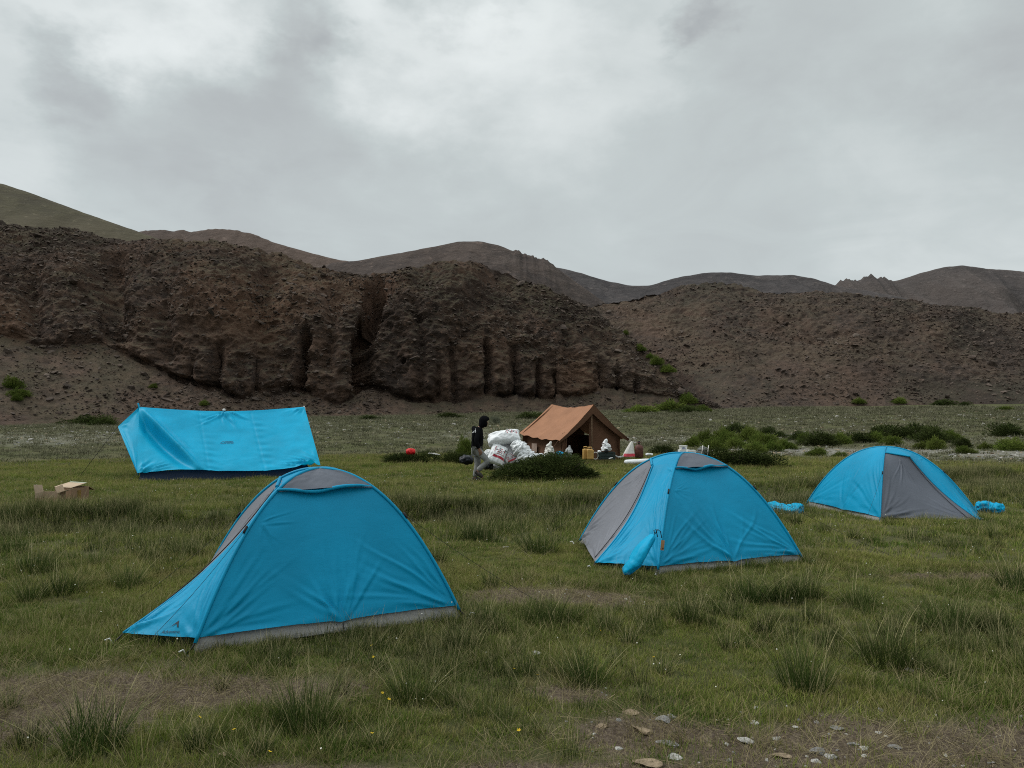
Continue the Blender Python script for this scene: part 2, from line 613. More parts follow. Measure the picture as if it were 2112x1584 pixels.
# ------------------------------------------------------------------ hills
def rock_material(name, base, dark, light, green=None, green_amt=0.0, sc=1.0, strata=0.35, bump=0.8, patch=0.0, scree=None):
    m, nt, out = new_mat(name)
    p = pos_node(nt)
    n1 = noise_n(nt, p, 0.06 * sc, 5, 0.6, 0.5)
    n2 = noise_n(nt, mapped(nt, p, (0.65 * sc, 0.65 * sc, 1.05 * sc)), 1.0, 7, 0.68, 0.6)
    n3 = noise_n(nt, mapped(nt, p, (2.4 * sc, 2.4 * sc, 3.2 * sc)), 1.0, 4, 0.65)
    c = mixc(nt, maprange(nt, n2, 0.34, 0.66), dark, base)
    c = mixc(nt, maprange(nt, n1, 0.42, 0.68), c, light)
    if patch:
        c = mixc(nt, math_n(nt, 'MULTIPLY', maprange(nt, noise_n(nt, p, 0.035 * sc, 4, 0.6, 0.8), 0.52, 0.38), patch), c, tuple(x * 0.70 for x in dark))
    c = mixc(nt, math_n(nt, 'MULTIPLY', maprange(nt, n3, 0.56, 0.74), 0.55), c, tuple(min(1, x * 1.9) for x in light))
    if scree:
        sc_c = mixc(nt, maprange(nt, n2, 0.34, 0.66), scree[1], scree[0])
        c = mixc(nt, attr_n(nt, 'scree'), c, sc_c)
    if green:
        up = nn(nt, 'ShaderNodeNewGeometry')
        s = nn(nt, 'ShaderNodeSeparateXYZ')
        nt.links.new(up.outputs['Normal'], s.inputs[0])
        gm = math_n(nt, 'MULTIPLY', maprange(nt, s.outputs[2], 0.35, 0.85), maprange(nt, noise_n(nt, p, 0.12 * sc, 6, 0.7), 0.38, 0.6))
        gm = math_n(nt, 'MULTIPLY', gm, green_amt)
        c = mixc(nt, gm, c, green)
    h = math_n(nt, 'ADD', math_n(nt, 'MULTIPLY', n2, 1.0), math_n(nt, 'MULTIPLY', n3, strata))
    principled(nt, out, c, 0.95, h, bump, 0.55 / sc, 0.08)
    return m


M['cliff'] = rock_material('dark_brown_cliff', (0.080, 0.052, 0.038), (0.036, 0.027, 0.023), (0.108, 0.064, 0.043), (0.062, 0.060, 0.036), 0.45, patch=0.8, scree=((0.098, 0.066, 0.049), (0.056, 0.041, 0.033)))
M['slope'] = rock_material('brown_scree_slope', (0.078, 0.056, 0.044), (0.042, 0.034, 0.030), (0.094, 0.063, 0.047), (0.078, 0.073, 0.047), 0.3, patch=0.8)
M['rock'] = rock_material('scree_rock', (0.088, 0.064, 0.051), (0.042, 0.034, 0.030), (0.115, 0.090, 0.074), sc=1.6, bump=0.3)


def zpx(y, D):
    """height of what is seen at pixel row y, D metres away"""
    return CAM_Z + (HOR - y) / FPX * D


GULLIES = [([(782, 572), (770, 640), (744, 715), (747, 800)], 15, 5.5), ([(632, 672), (619, 800)], 8, 3.0),
           ([(1000, 690), (1008, 730), (1006, 806)], 6, 2.2), ([(1112, 735), (1108, 822)], 5, 1.8), ([(452, 700), (441, 798)], 11, 1.9),
           ([(396, 735), (392, 800)], 7, 1.2), ([(531, 735), (530, 812)], 6, 1.1), ([(1058, 700), (1066, 806)], 8, 1.5),
           ([(1143, 745), (1147, 818)], 5, 1.2), ([(1238, 735), (1246, 792)], 9, 1.3), ([(1275, 745), (1276, 802)], 5, 1.3),
           ([(1311, 768), (1313, 808)], 5, 1.1), ([(930, 690), (938, 826)], 6, 0.9), ([(905, 740), (903, 824)], 5, 0.7),
           ([(215, 545), (236, 700)], 28, 2.2), ([(560, 560), (545, 700)], 30, 1.3), ([(1170, 660), (1190, 790)], 14, 1.0),
           ([(850, 610), (870, 700), (868, 812)], 9, 0.9), ([(690, 600), (672, 760)], 16, 1.2), ([(330, 600), (345, 740)], 18, 1.3),
           ([(985, 610), (960, 700)], 20, 1.0), ([(60, 560), (75, 690)], 24, 1.8), ([(-120, 520), (-110, 720)], 30, 2.2), ([(-330, 520), (-300, 720)], 30, 2.5)]


def seg_dist(px, py, pts):
    """distance in x from a polyline, and how far along it"""
    best = np.full(px.shape, 1e9)
    fade = np.zeros(px.shape)
    ys = [p[1] for p in pts]
    xs = [p[0] for p in pts]
    xc = np.interp(py, ys, xs)
    inside = sstep(ys[0] - 4, ys[0] + 35, py) * (1 - sstep(ys[-1] - 2, ys[-1] + 14, py))
    return np.abs(px - xc), inside


HILLS = []


def build_cliff():
    kx = [-900, -500, -200, 0, 100, 200, 300, 380, 440, 500, 600, 700, 760, 800, 850, 950, 1000, 1050, 1100, 1150, 1200, 1250, 1300, 1350, 1400, 1450, 1490]
    crest = [330, 390, 430, 455, 472, 486, 503, 498, 504, 515, 533, 553, 562, 566, 552, 545, 548, 558, 575, 598, 625, 660, 700, 745, 790, 822, 842]
    tx = [-900, -200, 0, 100, 200, 300, 400, 500, 600, 700, 760, 850, 950, 1050, 1150, 1200, 1250, 1300, 1350, 1400, 1450, 1490]
    top = [560, 590, 600, 615, 625, 640, 648, 655, 660, 652, 650, 645, 655, 685, 715, 728, 748, 768, 788, 810, 832, 843]
    base = [700, 700, 690, 720, 705, 750, 792, 820, 806, 832, 800, 824, 826, 816, 818, 810, 798, 806, 812, 822, 836, 844]
    foot = [900, 885, 874, 868, 862, 856, 856, 856, 857, 857, 857, 857, 857, 857, 855, 854, 853, 852, 851, 849, 847, 846]
    Dft = [58, 66, 72, 75, 77, 80, 82, 84, 86, 87, 88, 88, 89, 90, 91, 92, 93, 94, 95, 96, 98, 99]
    cols = np.concatenate([np.arange(-900, -60, 9.0), np.arange(-60, 1492, 2.4)])
    yc = np.interp(cols, kx, crest) + 2.2 * fbm(cols / 26.0, 0, 0, 4)
    yt = np.interp(cols, tx, top) + 10 * fbm(cols / 90.0, 5, 0, 2)
    scal = np.minimum(1, (1492 - cols) / 200)
    gx = np.array(sorted([-400, -250, -60, 90, 180, 260, 320] + [pp[-1][0] for pp, _, dd in GULLIES if pp[-1][1] > 785 and dd > 1.0] + [1345, 1380, 1420, 1500]), float)
    gi = np.clip(np.searchsorted(gx, cols) - 1, 0, len(gx) - 2)
    cpos = np.clip((cols - gx[gi]) / (gx[gi + 1] - gx[gi]), 0, 1)
    cwid = gx[gi + 1] - gx[gi]
    bul = np.sqrt(np.clip(1 - (2 * cpos - 1) ** 2, 0, 1))
    yb = np.interp(cols, tx, base) + scal * sstep(300, 400, cols) * (6 * fbm(cols / 16.0, 9, 0, 2) + np.clip(cwid * 0.22, 3, 15) * (bul - 0.75))
    yf = np.interp(cols, tx, foot)
    Df = np.interp(cols, tx, Dft)
    yt = np.maximum(np.minimum(yt, yb - 4), yc + 1.0)
    yb = np.minimum(np.maximum(yb, yt + 2), yf - 1.0)
    ybs = np.minimum(np.maximum(np.interp(cols, tx, base), yt + 2), yf - 1.0)
    kk = np.hanning(61); kk /= kk.sum()
    sm = lambda v: np.convolve(np.pad(v, 30, mode='edge'), kk, mode='valid')
    ybs, yts = sm(ybs), sm(yt)
    zf = zpx(yf, Df)

    def solve(z0, D0, y, slope):
        D = D0 + 1.0
        for _ in range(12):
            D = D0 + np.maximum(zpx(y, D) - z0, 0.05) / slope
        return D
    Db = solve(zf, Df, ybs, math.tan(R(34)))
    zb, zbs = zpx(yb, Db), zpx(ybs, Db)
    leftness = 1 - sstep(180, 380, cols)
    Dt = solve(zbs, Db, yts, 1.15 + 1.9 * (1 - leftness))
    zt = zpx(yt, Dt)
    Dc = sm(solve(zpx(yts, Dt), Dt, sm(yc), math.tan(R(37))))
    zc = zpx(yc, Dc)
    # rows: skirt below ground, talus, cliff, upper slope, back
    n1, n2, n3 = 62, 110, 130
    seq = []
    ZPY = []
    seg = []
    t = np.linspace(0, 1, n1, endpoint=False)[:, None]
    seq.append((Df - 3 + 0 * t, zf - 2.2 + 0 * t)); ZPY.append(yf + 0 * t); seg.append(np.zeros((1, len(cols))))
    seq[0] = (seq[0][0][:1], seq[0][1][:1]); ZPY[0] = ZPY[0][:1]
    tt = t ** 1.15
    seq.append((Df + (Db - Df) * tt, zf + (zb - zf) * tt ** 1.12)); ZPY.append(yf + (yb - yf) * tt); seg.append(t + 0 * cols)
    t = np.linspace(0, 1, n2, endpoint=False)[:, None]
    prof = t ** 1.6                                      # steep foot, leaning back to the shoulder
    seq.append((Db + (Dt - Db) * prof, zb + (zt - zb) * t)); ZPY.append(yb + (yt - yb) * t); seg.append(1 + t + 0 * cols)
    t = np.linspace(0, 1, n3)[:, None]
    tz = 1 - (1 - t) ** 1.55
    seq.append((Dt + (Dc - Dt) * t, zt + (zc - zt) * tz)); ZPY.append(yt + (yc - yt) * t); seg.append(2 + t + 0 * cols)
    back = np.array([6, 16, 40, 90])[:, None]
    seq.append((Dc + back, zc - back * 0.10 - 0.6)); ZPY.append(yc + 0 * back); seg.append(np.full((4, len(cols)), 3.2))
    D = np.concatenate([a for a, _ in seq])
    Z = np.concatenate([b for _, b in seq])
    PY = np.concatenate(ZPY)
    SG = np.concatenate(seg)
    PX = np.broadcast_to(cols, D.shape)
    X = (PX - CX) / FPX * D
    P = np.stack([X, D, Z], -1)
    # normals of the smooth form
    du = np.gradient(P, axis=1)
    dv = np.gradient(P, axis=0)
    N = np.cross(du, dv)
    N /= np.linalg.norm(N, axis=-1, keepdims=True) + 1e-9
    N[N[..., 1] > 0.2] *= 1
    flip = (N[..., 1] > 0)[..., None] & (N[..., 2] < 0)[..., None]
    N = np.where(flip, -N, N)
    # zone weights
    cl = sstep(0.98, 1.08, SG) * (1 - sstep(1.9, 2.35, SG))
    up = sstep(1.8, 2.2, SG) * (1 - sstep(3.05, 3.15, SG))
    tal = (1 - sstep(0.9, 1.02, SG))
    hgt = np.clip((zt - zb) / 6.0, 0.1, 1.0)
    disp = np.zeros_like(D)
    # fluted columns
    wx = PX + 9 * fbm(PX / 50, PY / 40, 1.0, 3)
    flute = np.abs(np.sin(wx / 17.0 + 1.9 * fbm(wx / 80, 0, 3, 2)))
    flute2 = np.abs(np.sin(wx / 7.1 + 2.5 * fbm(wx / 45, PY / 120, 6, 2)))
    fm = np.clip(0.35 + 1.1 * fbm(PX / 55, PY / 90, 12.0, 2), 0.05, 1.0) * np.interp(PX, [-200, 250, 420], [0.35, 0.5, 1.0])
    disp += cl * hgt * fm * (0.5 * (flute ** 0.5 - 0.6) + 0.22 * (flute2 ** 0.7 - 0.6)) * (1 - sstep(1.25, 1.75, SG))
    right = 1 - leftness
    disp += cl * hgt * right * np.clip(cwid * 0.006, 0.05, 0.55) * (bul - 0.7) * (1 - sstep(1.45, 2.0, SG))
    # undercut foot of the cliff
    disp -= (0.12 + 0.88 * right) * (1 - sstep(1150, 1330, PX)) * 1.0 * hgt * np.exp(-((SG - 1.015) / 0.035) ** 2) * (0.25 + 1.7 * fbm(PX / 26, 3, 1, 3)).clip(0.0, 1.2)
    disp += 0.5 * hgt * np.exp(-((SG - 1.16) / 0.12) ** 2)
    for pts, w, dep in GULLIES:
        dx, ins = seg_dist(PX, PY, pts)
        jitter = 1 + 0.35 * fbm(PY / 14.0, dep, 0, 3)
        disp -= dep * ins * np.exp(-(dx / (w * jitter)) ** 2) * (1 - tal)
        disp += 0.10 * dep * ins * np.exp(-((dx - 2.3 * w) / (1.4 * w)) ** 2) * cl
    # a small cave
    disp -= 2.2 * np.exp(-(((PX - 833) / 5.0) ** 2 + ((PY - 748) / 6.0) ** 2) ** 2)
    # rock relief: beds of harder rock, boulders, cracks
    x3, y3, z3 = P[..., 0], P[..., 1], P[..., 2]
    bed = z3 + 0.8 * fbm(x3 * 0.1, y3 * 0.1, 0, 3)
    led = np.abs((bed * 0.75) % 1.0 - 0.5) * 2
    disp += (cl * 0.04 + up * 0.10) * (led ** 2 - 0.33) * (0.5 + fbm(x3 * 0.25, y3 * 0.25, z3 * 0.5, 3)).clip(0, 1.2)
    disp += (1.1 * up + 0.35 * cl + 0.25 * tal) * fbm(x3 * 0.16, y3 * 0.16, z3 * 0.16, 3)
    disp += 1.6 * up * fbm(PX / 95.0, PY / 300, 4.0, 2) * np.sin(np.pi * np.clip((SG - 2), 0, 1)) ** 0.7
    rough = fbm(x3 * 0.8, y3 * 0.8, z3 * 0.95, 4, 0.6)
    disp += (0.45 * up + 0.42 * cl + 0.16 * tal) * rough
    blk = np.abs(fbm(x3 * 0.45, y3 * 0.45, z3 * 0.55, 3))
    disp += (0.5 * up + 1.1 * cl) * (0.22 - blk)
    crag = fbm(x3 * 1.7, y3 * 1.7, z3 * 2.2, 3, 0.6)
    disp += (0.22 * up + 0.20 * cl + 0.10 * tal) * np.sign(crag) * np.abs(crag) ** 0.6 * 0.8
    disp *= np.minimum(1, ((1492 - PX) / 120)).clip(0, 1) ** 0.6
    P = P + N * disp[..., None]
    me = grid_mesh('cliff_hill', P)
    flank = sstep(1180, 1330, PX + 0.9 * (PY - 720) * (PY < 760) + 25 * fbm(PX / 30, PY / 30, 2.0, 3)) * (SG > 1)
    attr(me, 'scree', np.clip(np.maximum(1 - sstep(0.85, 1.0, SG + 0.15 * fbm(x3 * .3, y3 * .3, z3 * .3, 3)), flank), 0, 1))
    o = link('rocky_cliff', me, M['cliff'])
    tag(o, 'dark brown eroded cliff with vertical gullies behind the tents', 'cliff', kind='structure')
    HILLS.append((P, SG))
    return o


def build_right_hill():
    kx = [1100, 1150, 1205, 1222, 1280, 1350, 1420, 1480, 1530, 1580, 1650, 1720, 1800, 1880, 1960, 2112, 2500, 3000]
    crest = [668, 652, 634, 626, 611, 596, 584, 578, 585, 596, 598, 601, 611, 621, 629, 641, 660, 700]
    cols = np.concatenate([np.arange(1100, 2180, 2.6), np.arange(2180, 3000, 9.0)])
    yc = np.interp(cols, kx, crest) + 1.6 * fbm(cols / 22.0, 3, 1, 4)
    Df = np.interp(cols, [1100, 1400, 1500, 2112, 3000], [104, 103, 100, 98, 92])
    zf = ground((cols - CX) / FPX * Df, Df) - 0.25
    D = Df + 1
    for _ in range(14):
        D = Df + np.maximum(zpx(yc, D) - zf, 0.1) / math.tan(R(31))
    Dc, zc = D, zpx(yc, D)
    n = 210
    t = np.linspace(0, 1, n)[:, None]
    tz = t ** 1.12 + 0.10 * np.sin(np.pi * t)
    DD = np.concatenate([Df[None] - 4, Df + (Dc - Df) * t, Dc + np.array([6, 20, 60, 120])[:, None]])
    ZZ = np.concatenate([zf[None] - 1.5, zf + (zc - zf) * tz, zc - np.array([.8, 2.5, 8, 16])[:, None]])
    T = np.concatenate([np.zeros((1, len(cols))), t + 0 * cols, np.full((4, len(cols)), 1.05)])
    PX = np.broadcast_to(cols, DD.shape)
    P = np.stack([(PX - CX) / FPX * DD, DD, ZZ], -1)
    N = np.cross(np.gradient(P, axis=1), np.gradient(P, axis=0))
    N /= np.linalg.norm(N, axis=-1, keepdims=True) + 1e-9
    x, y, z = P[..., 0], P[..., 1], P[..., 2]
    w = sstep(0.0, 0.25, T) * (1 - sstep(1.02, 1.05, T))
    disp = w * (1.5 * fbm(x * 0.05, y * 0.05, z * 0.05, 3) + 0.5 * fbm(x * .25, y * .25, z * .5, 3))
    # dark crag and slanting ribs on the upper middle
    PYy = HOR - (z - CAM_Z) / y * FPX
    cr = np.exp(-(((PX - 1600 - (PYy - 665) * 1.2) / 150) ** 2 + ((PYy - 655) / 50) ** 2))
    rib = np.abs(np.sin((x * 0.5 + z * 0.9) * 0.8 + 2 * fbm(x * .1, y * .1, z * .1, 2)))
    disp += w * (0.15 + 0.9 * cr) * (rib - 0.5)
    disp += w * (0.16 + 0.30 * sstep(0.2, 0.6, T) + 0.3 * cr) * fbm(x * 0.9, y * 0.9, z * 1.6, 4, 0.6)
    c3 = fbm(x * 1.9, y * 1.9, z * 3.2, 3, 0.6)
    disp += w * 0.16 * np.sign(c3) * np.abs(c3) ** 0.6
    # gully between the two hills
    dx, ins = seg_dist(PX, PYy, [(1225, 640), (1300, 700), (1400, 780), (1440, 825)])
    disp -= 1.6 * np.exp(-(dx / 26) ** 2) * ins
    P = P + N * disp[..., None]
    o = link('scree_hill', grid_mesh('scree_hill', P), M['slope'])
    tag(o, 'brown stony hillside sloping down to the valley floor', 'hill', kind='structure')
    HILLS.append((P, T))
    return o


cliff_o = build_cliff()
rhill_o = build_right_hill()


def far_range(name, label, pts, D, depth, mat, amp, seed, jag=None, step=5.0):
    xs, ys = zip(*pts)
    cols = np.arange(xs[0], xs[-1], step)
    # smooth skyline with small roughness
    yc = np.interp(cols, xs, ys)
    k = np.hanning(7); k /= k.sum()
    yc = np.convolve(np.pad(yc, 3, mode='edge'), k, mode='valid')
    yc = yc + 0.9 * fbm(cols / 14.0, seed, 0, 4)
    if jag:
        for (a, b, am) in jag:
            ww = sstep(a, a + 8, cols) * (1 - sstep(b - 8, b, cols))
            yc = yc - ww * am * np.abs(fbm(cols / 7.0, seed, 4, 3, 0.7)) * 2
    n = 90
    t = np.linspace(0, 1, n)[:, None]
    DD = D - depth * (1 - t) + 0 * cols
    zc = zpx(yc, D)
    base = CAM_Z - 8
    ZZ = base + (zc - base) * (t ** 1.25)
    bk = np.array([0.05, 0.3])[:, None] * D
    DD = np.concatenate([DD, D + bk + 0 * cols])
    ZZ = np.concatenate([ZZ, zc - bk * 0.3])
    X = (cols - CX) / FPX * D * np.ones((len(DD), 1))
    P = np.stack([X, DD, ZZ], -1)
    w = np.concatenate([np.sin(np.pi * t) ** 0.5 * (1 - t ** 6), np.zeros((2, 1))])
    s = 1.0 / (0.09 * D)
    spur = np.abs(fbm(X * s * 1.3, DD * s * 0.5, seed, 4, 0.55))
    P[..., 2] -= amp * w * (spur * 2.4 + 0.9 * np.abs(fbm((X + DD * 0.5) * s * 3.4, DD * s * 1.2, seed + 3, 3)))
    P[..., 2] += amp * 0.22 * w * fbm(X * s * 7, DD * s * 7, seed + 1, 4)
    o = link(name, grid_mesh(name, P), mat)
    tag(o, label, 'mountain', kind='structure')
    return o


M['far_green'] = rock_material('far_olive_slope', (0.078, 0.070, 0.044), (0.060, 0.053, 0.038), (0.086, 0.073, 0.050), sc=0.12, bump=0.3)
M['far_a'] = rock_material('far_brown_mountain', (0.078, 0.061, 0.053), (0.048, 0.039, 0.036), (0.095, 0.070, 0.058), sc=0.05, bump=0.6)
M['far_b'] = rock_material('far_grey_mountain', (0.070, 0.062, 0.061), (0.044, 0.040, 0.041), (0.084, 0.070, 0.064), sc=0.03, bump=0.6)

far_range('grassy_mountain', 'smooth olive green mountain slope rising behind the dark cliff',
          [(-1500, 180), (-400, 300), (-150, 335), (0, 377), (60, 396), (150, 430), (250, 465), (300, 483), (360, 505), (450, 540), (700, 640)], 420, 260, M['far_green'], 6, 11)
far_range('brown_mountain', 'brown mountain with a small rocky summit ridge behind the olive slope',
          [(-300, 520), (200, 490), (285, 475), (330, 472), (350, 476), (370, 472), (390, 478), (400, 475), (440, 470), (470, 471), (520, 482), (560, 498), (620, 515), (690, 533), (760, 545), (900, 575), (1100, 640)],
          900, 420, M['far_a'], 30, 23, [(290, 560, 1.5)])
far_range('broad_mountain', 'broad grey brown mountain with a craggy shoulder between the two near hills',
          [(500, 590), (600, 560), (690, 540), (730, 537), (780, 528), (850, 515), (910, 504), (945, 496), (990, 496), (1030, 504), (1060, 517), (1067, 516), (1080, 524), (1098, 527), (1110, 534), (1122, 534), (1145, 548), (1180, 575), (1230, 610), (1300, 660)],
          800, 380, M['far_a'], 30, 37, [(1056, 1150, 4)], step=3.0)
far_range('low_mountain', 'low smooth grey mountain ridge behind the stony hillside',
          [(900, 600), (1130, 548), (1160, 552), (1200, 562), (1250, 578), (1300, 588), (1340, 588), (1400, 571), (1450, 562), (1500, 560), (1560, 567), (1640, 566), (1680, 573), (1730, 589), (1800, 600), (2000, 640)],
          1150, 500, M['far_b'], 40, 51)
far_range('jagged_mountain', 'distant blue grey mountain with jagged rock teeth on its ridge',
          [(1500, 640), (1690, 600), (1725, 588), (1745, 577), (1765, 581), (1790, 572), (1820, 575), (1845, 580), (1900, 563), (1950, 550), (1990, 546), (2040, 553), (2112, 558), (2300, 575), (2700, 600)],
          1700, 700, M['far_b'], 60, 67, [(1728, 1846, 7)], step=3.0)

_dep = bpy.context.evaluated_depsgraph_get()
BVH_HILL = [BVHTree.FromObject(o, _dep) for o in (cliff_o, rhill_o)]


def hill_hit(px, py):
    d = ray(px, py)
    best = None
    for b in BVH_HILL:
        p, n, i, dist = b.ray_cast(Vector((0, 0, CAM_Z)), d, 400)
        if p is not None and (best is None or dist < best[1]):
            best = (p, dist)
    g = hit(px, py, strict=True)
    if g is not None and (best is None or (g - Vector((0, 0, CAM_Z))).length < best[1]):
        return g
    return best[0]


# ------------------------------------------------------------------ scattering (stuff only)
def proto_collection(name, meshes):
    c = bpy.data.collections.new(name)
    for i, me in enumerate(meshes):
        o = bpy.data.objects.new('%s_%02d' % (name, i), me)
        c.objects.link(o)
    return c


def scatter(name, pts, rot, scl, idx, coll, label, cat, kind='stuff'):
    me = bpy.data.meshes.new(name)
    pts = np.asarray(pts, np.float32)
    me.vertices.add(len(pts))
    me.vertices.foreach_set('co', pts.ravel())
    a = me.attributes.new('rot', 'FLOAT_VECTOR', 'POINT')
    a.data.foreach_set('vector', np.asarray(rot, np.float32).ravel())
    a = me.attributes.new('scl', 'FLOAT_VECTOR', 'POINT')
    s = np.asarray(scl, np.float32)
    if s.ndim == 1:
        s = np.repeat(s[:, None], 3, 1)
    a.data.foreach_set('vector', s.ravel())
    a = me.attributes.new('pick', 'INT', 'POINT')
    a.data.foreach_set('value', np.asarray(idx, np.int32))
    o = bpy.data.objects.new(name, me)
    COL.objects.link(o)
    ng = bpy.data.node_groups.new(name + '_scatter', 'GeometryNodeTree')
    ng.interface.new_socket('Geometry', in_out='INPUT', socket_type='NodeSocketGeometry')
    ng.interface.new_socket('Geometry', in_out='OUTPUT', socket_type='NodeSocketGeometry')
    gi, go = ng.nodes.new('NodeGroupInput'), ng.nodes.new('NodeGroupOutput')
    ci = ng.nodes.new('GeometryNodeCollectionInfo')
    ci.inputs[0].default_value = coll
    ci.inputs[1].default_value = True
    ci.inputs[2].default_value = True
    ip = ng.nodes.new('GeometryNodeInstanceOnPoints')
    ip.inputs['Pick Instance'].default_value = True

    def named(n, typ):
        x = ng.nodes.new('GeometryNodeInputNamedAttribute')
        x.data_type = typ
        x.inputs[0].default_value = n
        return x.outputs[0]
    L = ng.links.new
    L(gi.outputs[0], ip.inputs['Points'])
    L(ci.outputs[0], ip.inputs['Instance'])
    L(named('pick', 'INT'), ip.inputs['Instance Index'])
    L(named('rot', 'FLOAT_VECTOR'), ip.inputs['Rotation'])
    L(named('scl', 'FLOAT_VECTOR'), ip.inputs['Scale'])
    L(ip.outputs[0], go.inputs[0])
    md = o.modifiers.new('scatter', 'NODES')
    md.node_group = ng
    tag(o, label, cat, kind=kind)
    return o


def rock_mesh(name, seed, flat=0.5, sub=2, mat=None):
    import bmesh
    bm = bmesh.new()
    bmesh.ops.create_icosphere(bm, subdivisions=sub, radius=0.5)
    r = np.random.default_rng(seed)
    planes = [(Vector(r.normal(size=3)).normalized(), r.uniform(0.20, 0.40)) for _ in range(9)]
    for v in bm.verts:
        for n, d in planes:
            t = v.co.dot(n) - d
            if t > 0:
                v.co -= n * t
        v.co.z *= flat
        v.co *= 1 + 0.06 * float(vnoise(v.co.x * 5 + seed, v.co.y * 5, v.co.z * 5))
    me = bpy.data.meshes.new(name)
    bm.to_mesh(me)
    bm.free()
    if mat:
        me.materials.append(mat)
    return me


def scatter_hill_rocks():
    protos = proto_collection('scree_rock_kind', [rock_mesh('scree_rock', 40 + i, 0.34 + 0.05 * i, 1, M['rock']) for i in range(6)])
    pts, scl = [], []
    for k, (P, S) in enumerate(HILLS):
        n, m = P.shape[:2]
        X = P[..., 0] / P[..., 1] * FPX + CX
        ok = (X > -120) & (X < 2250)
        if k == 0:
            w = np.where(S < 1, 0.9, np.where(S < 1.4, 0.28, np.where(S < 1.9, 0.6, 1.15))) * (S > 0.06) * (S < 3.02)
        else:
            w = (0.75 + 0.0 * S) * (S > 0.02) * (S < 1.0)
        dens = np.clip(0.5 + 1.1 * fbm(P[..., 0] * 0.10, P[..., 1] * 0.10, P[..., 2] * 0.2, 3), 0.05, 2)
        w = w * ok * dens
        w = (w / w.sum()).ravel()
        num = 30000 if k == 0 else 26000
        i = RNG.choice(n * m, num, p=w, replace=False if num < (w > 0).sum() else True)
        pts.append(P.reshape(-1, 3)[i] + RNG.normal(0, 0.06, (num, 3)))
        s = 0.15 * np.exp(RNG.normal(0.15, 0.62, num))
        scl.append(np.clip(s, 0.1, 1.5))
    pts = np.concatenate(pts)
    s = np.concatenate(scl)
    num = len(pts)
    rot = np.stack([RNG.normal(0.25, 0.3, num), RNG.normal(0, 0.3, num), RNG.uniform(0, 6.28, num)], -1)
    sc3 = np.stack([s * RNG.uniform(0.8, 1.7, num), s * RNG.uniform(0.7, 1.2, num), s * RNG.uniform(0.7, 1.3, num)], -1)
    scatter('scree', pts, rot, sc3, RNG.integers(0, 6, num), protos, 'loose brown rocks strewn over the cliff top and hillside', 'scree')


scatter_hill_rocks()
# ------------------------------------------------------------------ tents
def wrinkle(a, b, anchors, seed, amp):
    """creases that fan out from the points where the cloth is pulled; a, b in 0..1"""
    d = 0
    r = np.random.default_rng(seed * 13 + len(anchors))
    for (pa, pb, n, reach, k) in anchors:
        th0 = math.atan2(0.5 - pb, 0.5 - pa)
        for _ in range(int(n)):
            th = th0 + r.uniform(-0.85, 0.85)
            c, s = math.cos(th), math.sin(th)
            al = (a - pa) * c + (b - pb) * s
            pe = (a - pa) * s - (b - pb) * c + 0.015 * np.sin(al * r.uniform(4, 12) + r.uniform(0, 6))
            ln = reach * r.uniform(0.5, 1.7)
            w = 0.005 + 0.016 * np.clip(al, 0, 1) + r.uniform(0, 0.006)
            d = d + k * r.uniform(0.3, 1.0) * (np.exp(-(pe / w) ** 2) - 0.5 * np.exp(-((pe - 1.6 * w) / w) ** 2)) * sstep(0.0, 0.06, al) * (1 - sstep(ln * 0.4, ln, al))
    low = np.exp(-b / 0.3)
    d = d + 0.55 * fbm(a * 3 + seed, b * 3, seed, 3) + (0.15 + 0.6 * low) * np.abs(fbm(a * 7 + seed + b * 3, b * 7 - a * 2, seed + 2, 4))
    return amp * d


class Dome:
    """crossed-pole dome tent with a porch: u along the long side, v across"""
    def __init__(s, L=1.95, W=1.66, H=1.14, V=(-0.40, 0.56), seed=1, dsh=0.0):
        s.L, s.W, s.H, s.V, s.seed = L, W, H, V, seed
        s.C = np.array([L / 2, W / 2, H])
        s.corner = {'A': np.array([0, 0, 0.0]), 'B': np.array([L, 0, 0.0]), 'C': np.array([L, W, 0.0]), 'D': np.array([dsh, W, 0.0])}
        s.apex_flat = 0.0

    def s_at(s, z):
        return 1 - (1 - z / s.H) ** (1 / 2.15)

    def pole(s, k, t):
        t = np.asarray(t, float)
        c = s.corner[k]
        p = c[None] + (s.C - c)[None] * t.ravel()[:, None]
        p[:, 2] = s.H * (1 - (1 - t.ravel()) ** 2.15)
        return p.reshape(t.shape + (3,))

    def panel(s, k0, k1, z0, s1, n=46, m=60, anchors=(), amp=0.012, hem=None, sag=0.035):
        """cloth between two poles, from height z0 up to pole position s1"""
        a = np.linspace(0, 1, m)[None, :].repeat(n, 0)
        b = np.linspace(0, 1, n)[:, None].repeat(m, 1)
        zz = np.full(m, z0) + (hem(np.linspace(0, 1, m)) if hem is not None else 0)
        s0 = s.s_at(zz)[None, :]
        S = s0 + (s1 - s0) * b
        P = s.pole(k0, S) * (1 - a[..., None]) + s.pole(k1, S) * a[..., None]
        N = np.cross(np.gradient(P, axis=1), np.gradient(P, axis=0))
        N /= np.linalg.norm(N, axis=-1, keepdims=True) + 1e-9
        mid = (s.corner[k0] + s.corner[k1]) / 2 - s.C
        if (N[n // 2, m // 2] * mid).sum() < 0:
            N = -N
        edge = np.minimum(1, np.minimum(a, 1 - a) * 12)
        top = 1 - b ** 4
        d = -sag * 4 * a * (1 - a) * np.sin(np.pi * np.clip(S, 0, 1) ** 0.8) + wrinkle(a, b, anchors, s.seed, amp) * edge * top
        return P + N * d[..., None]


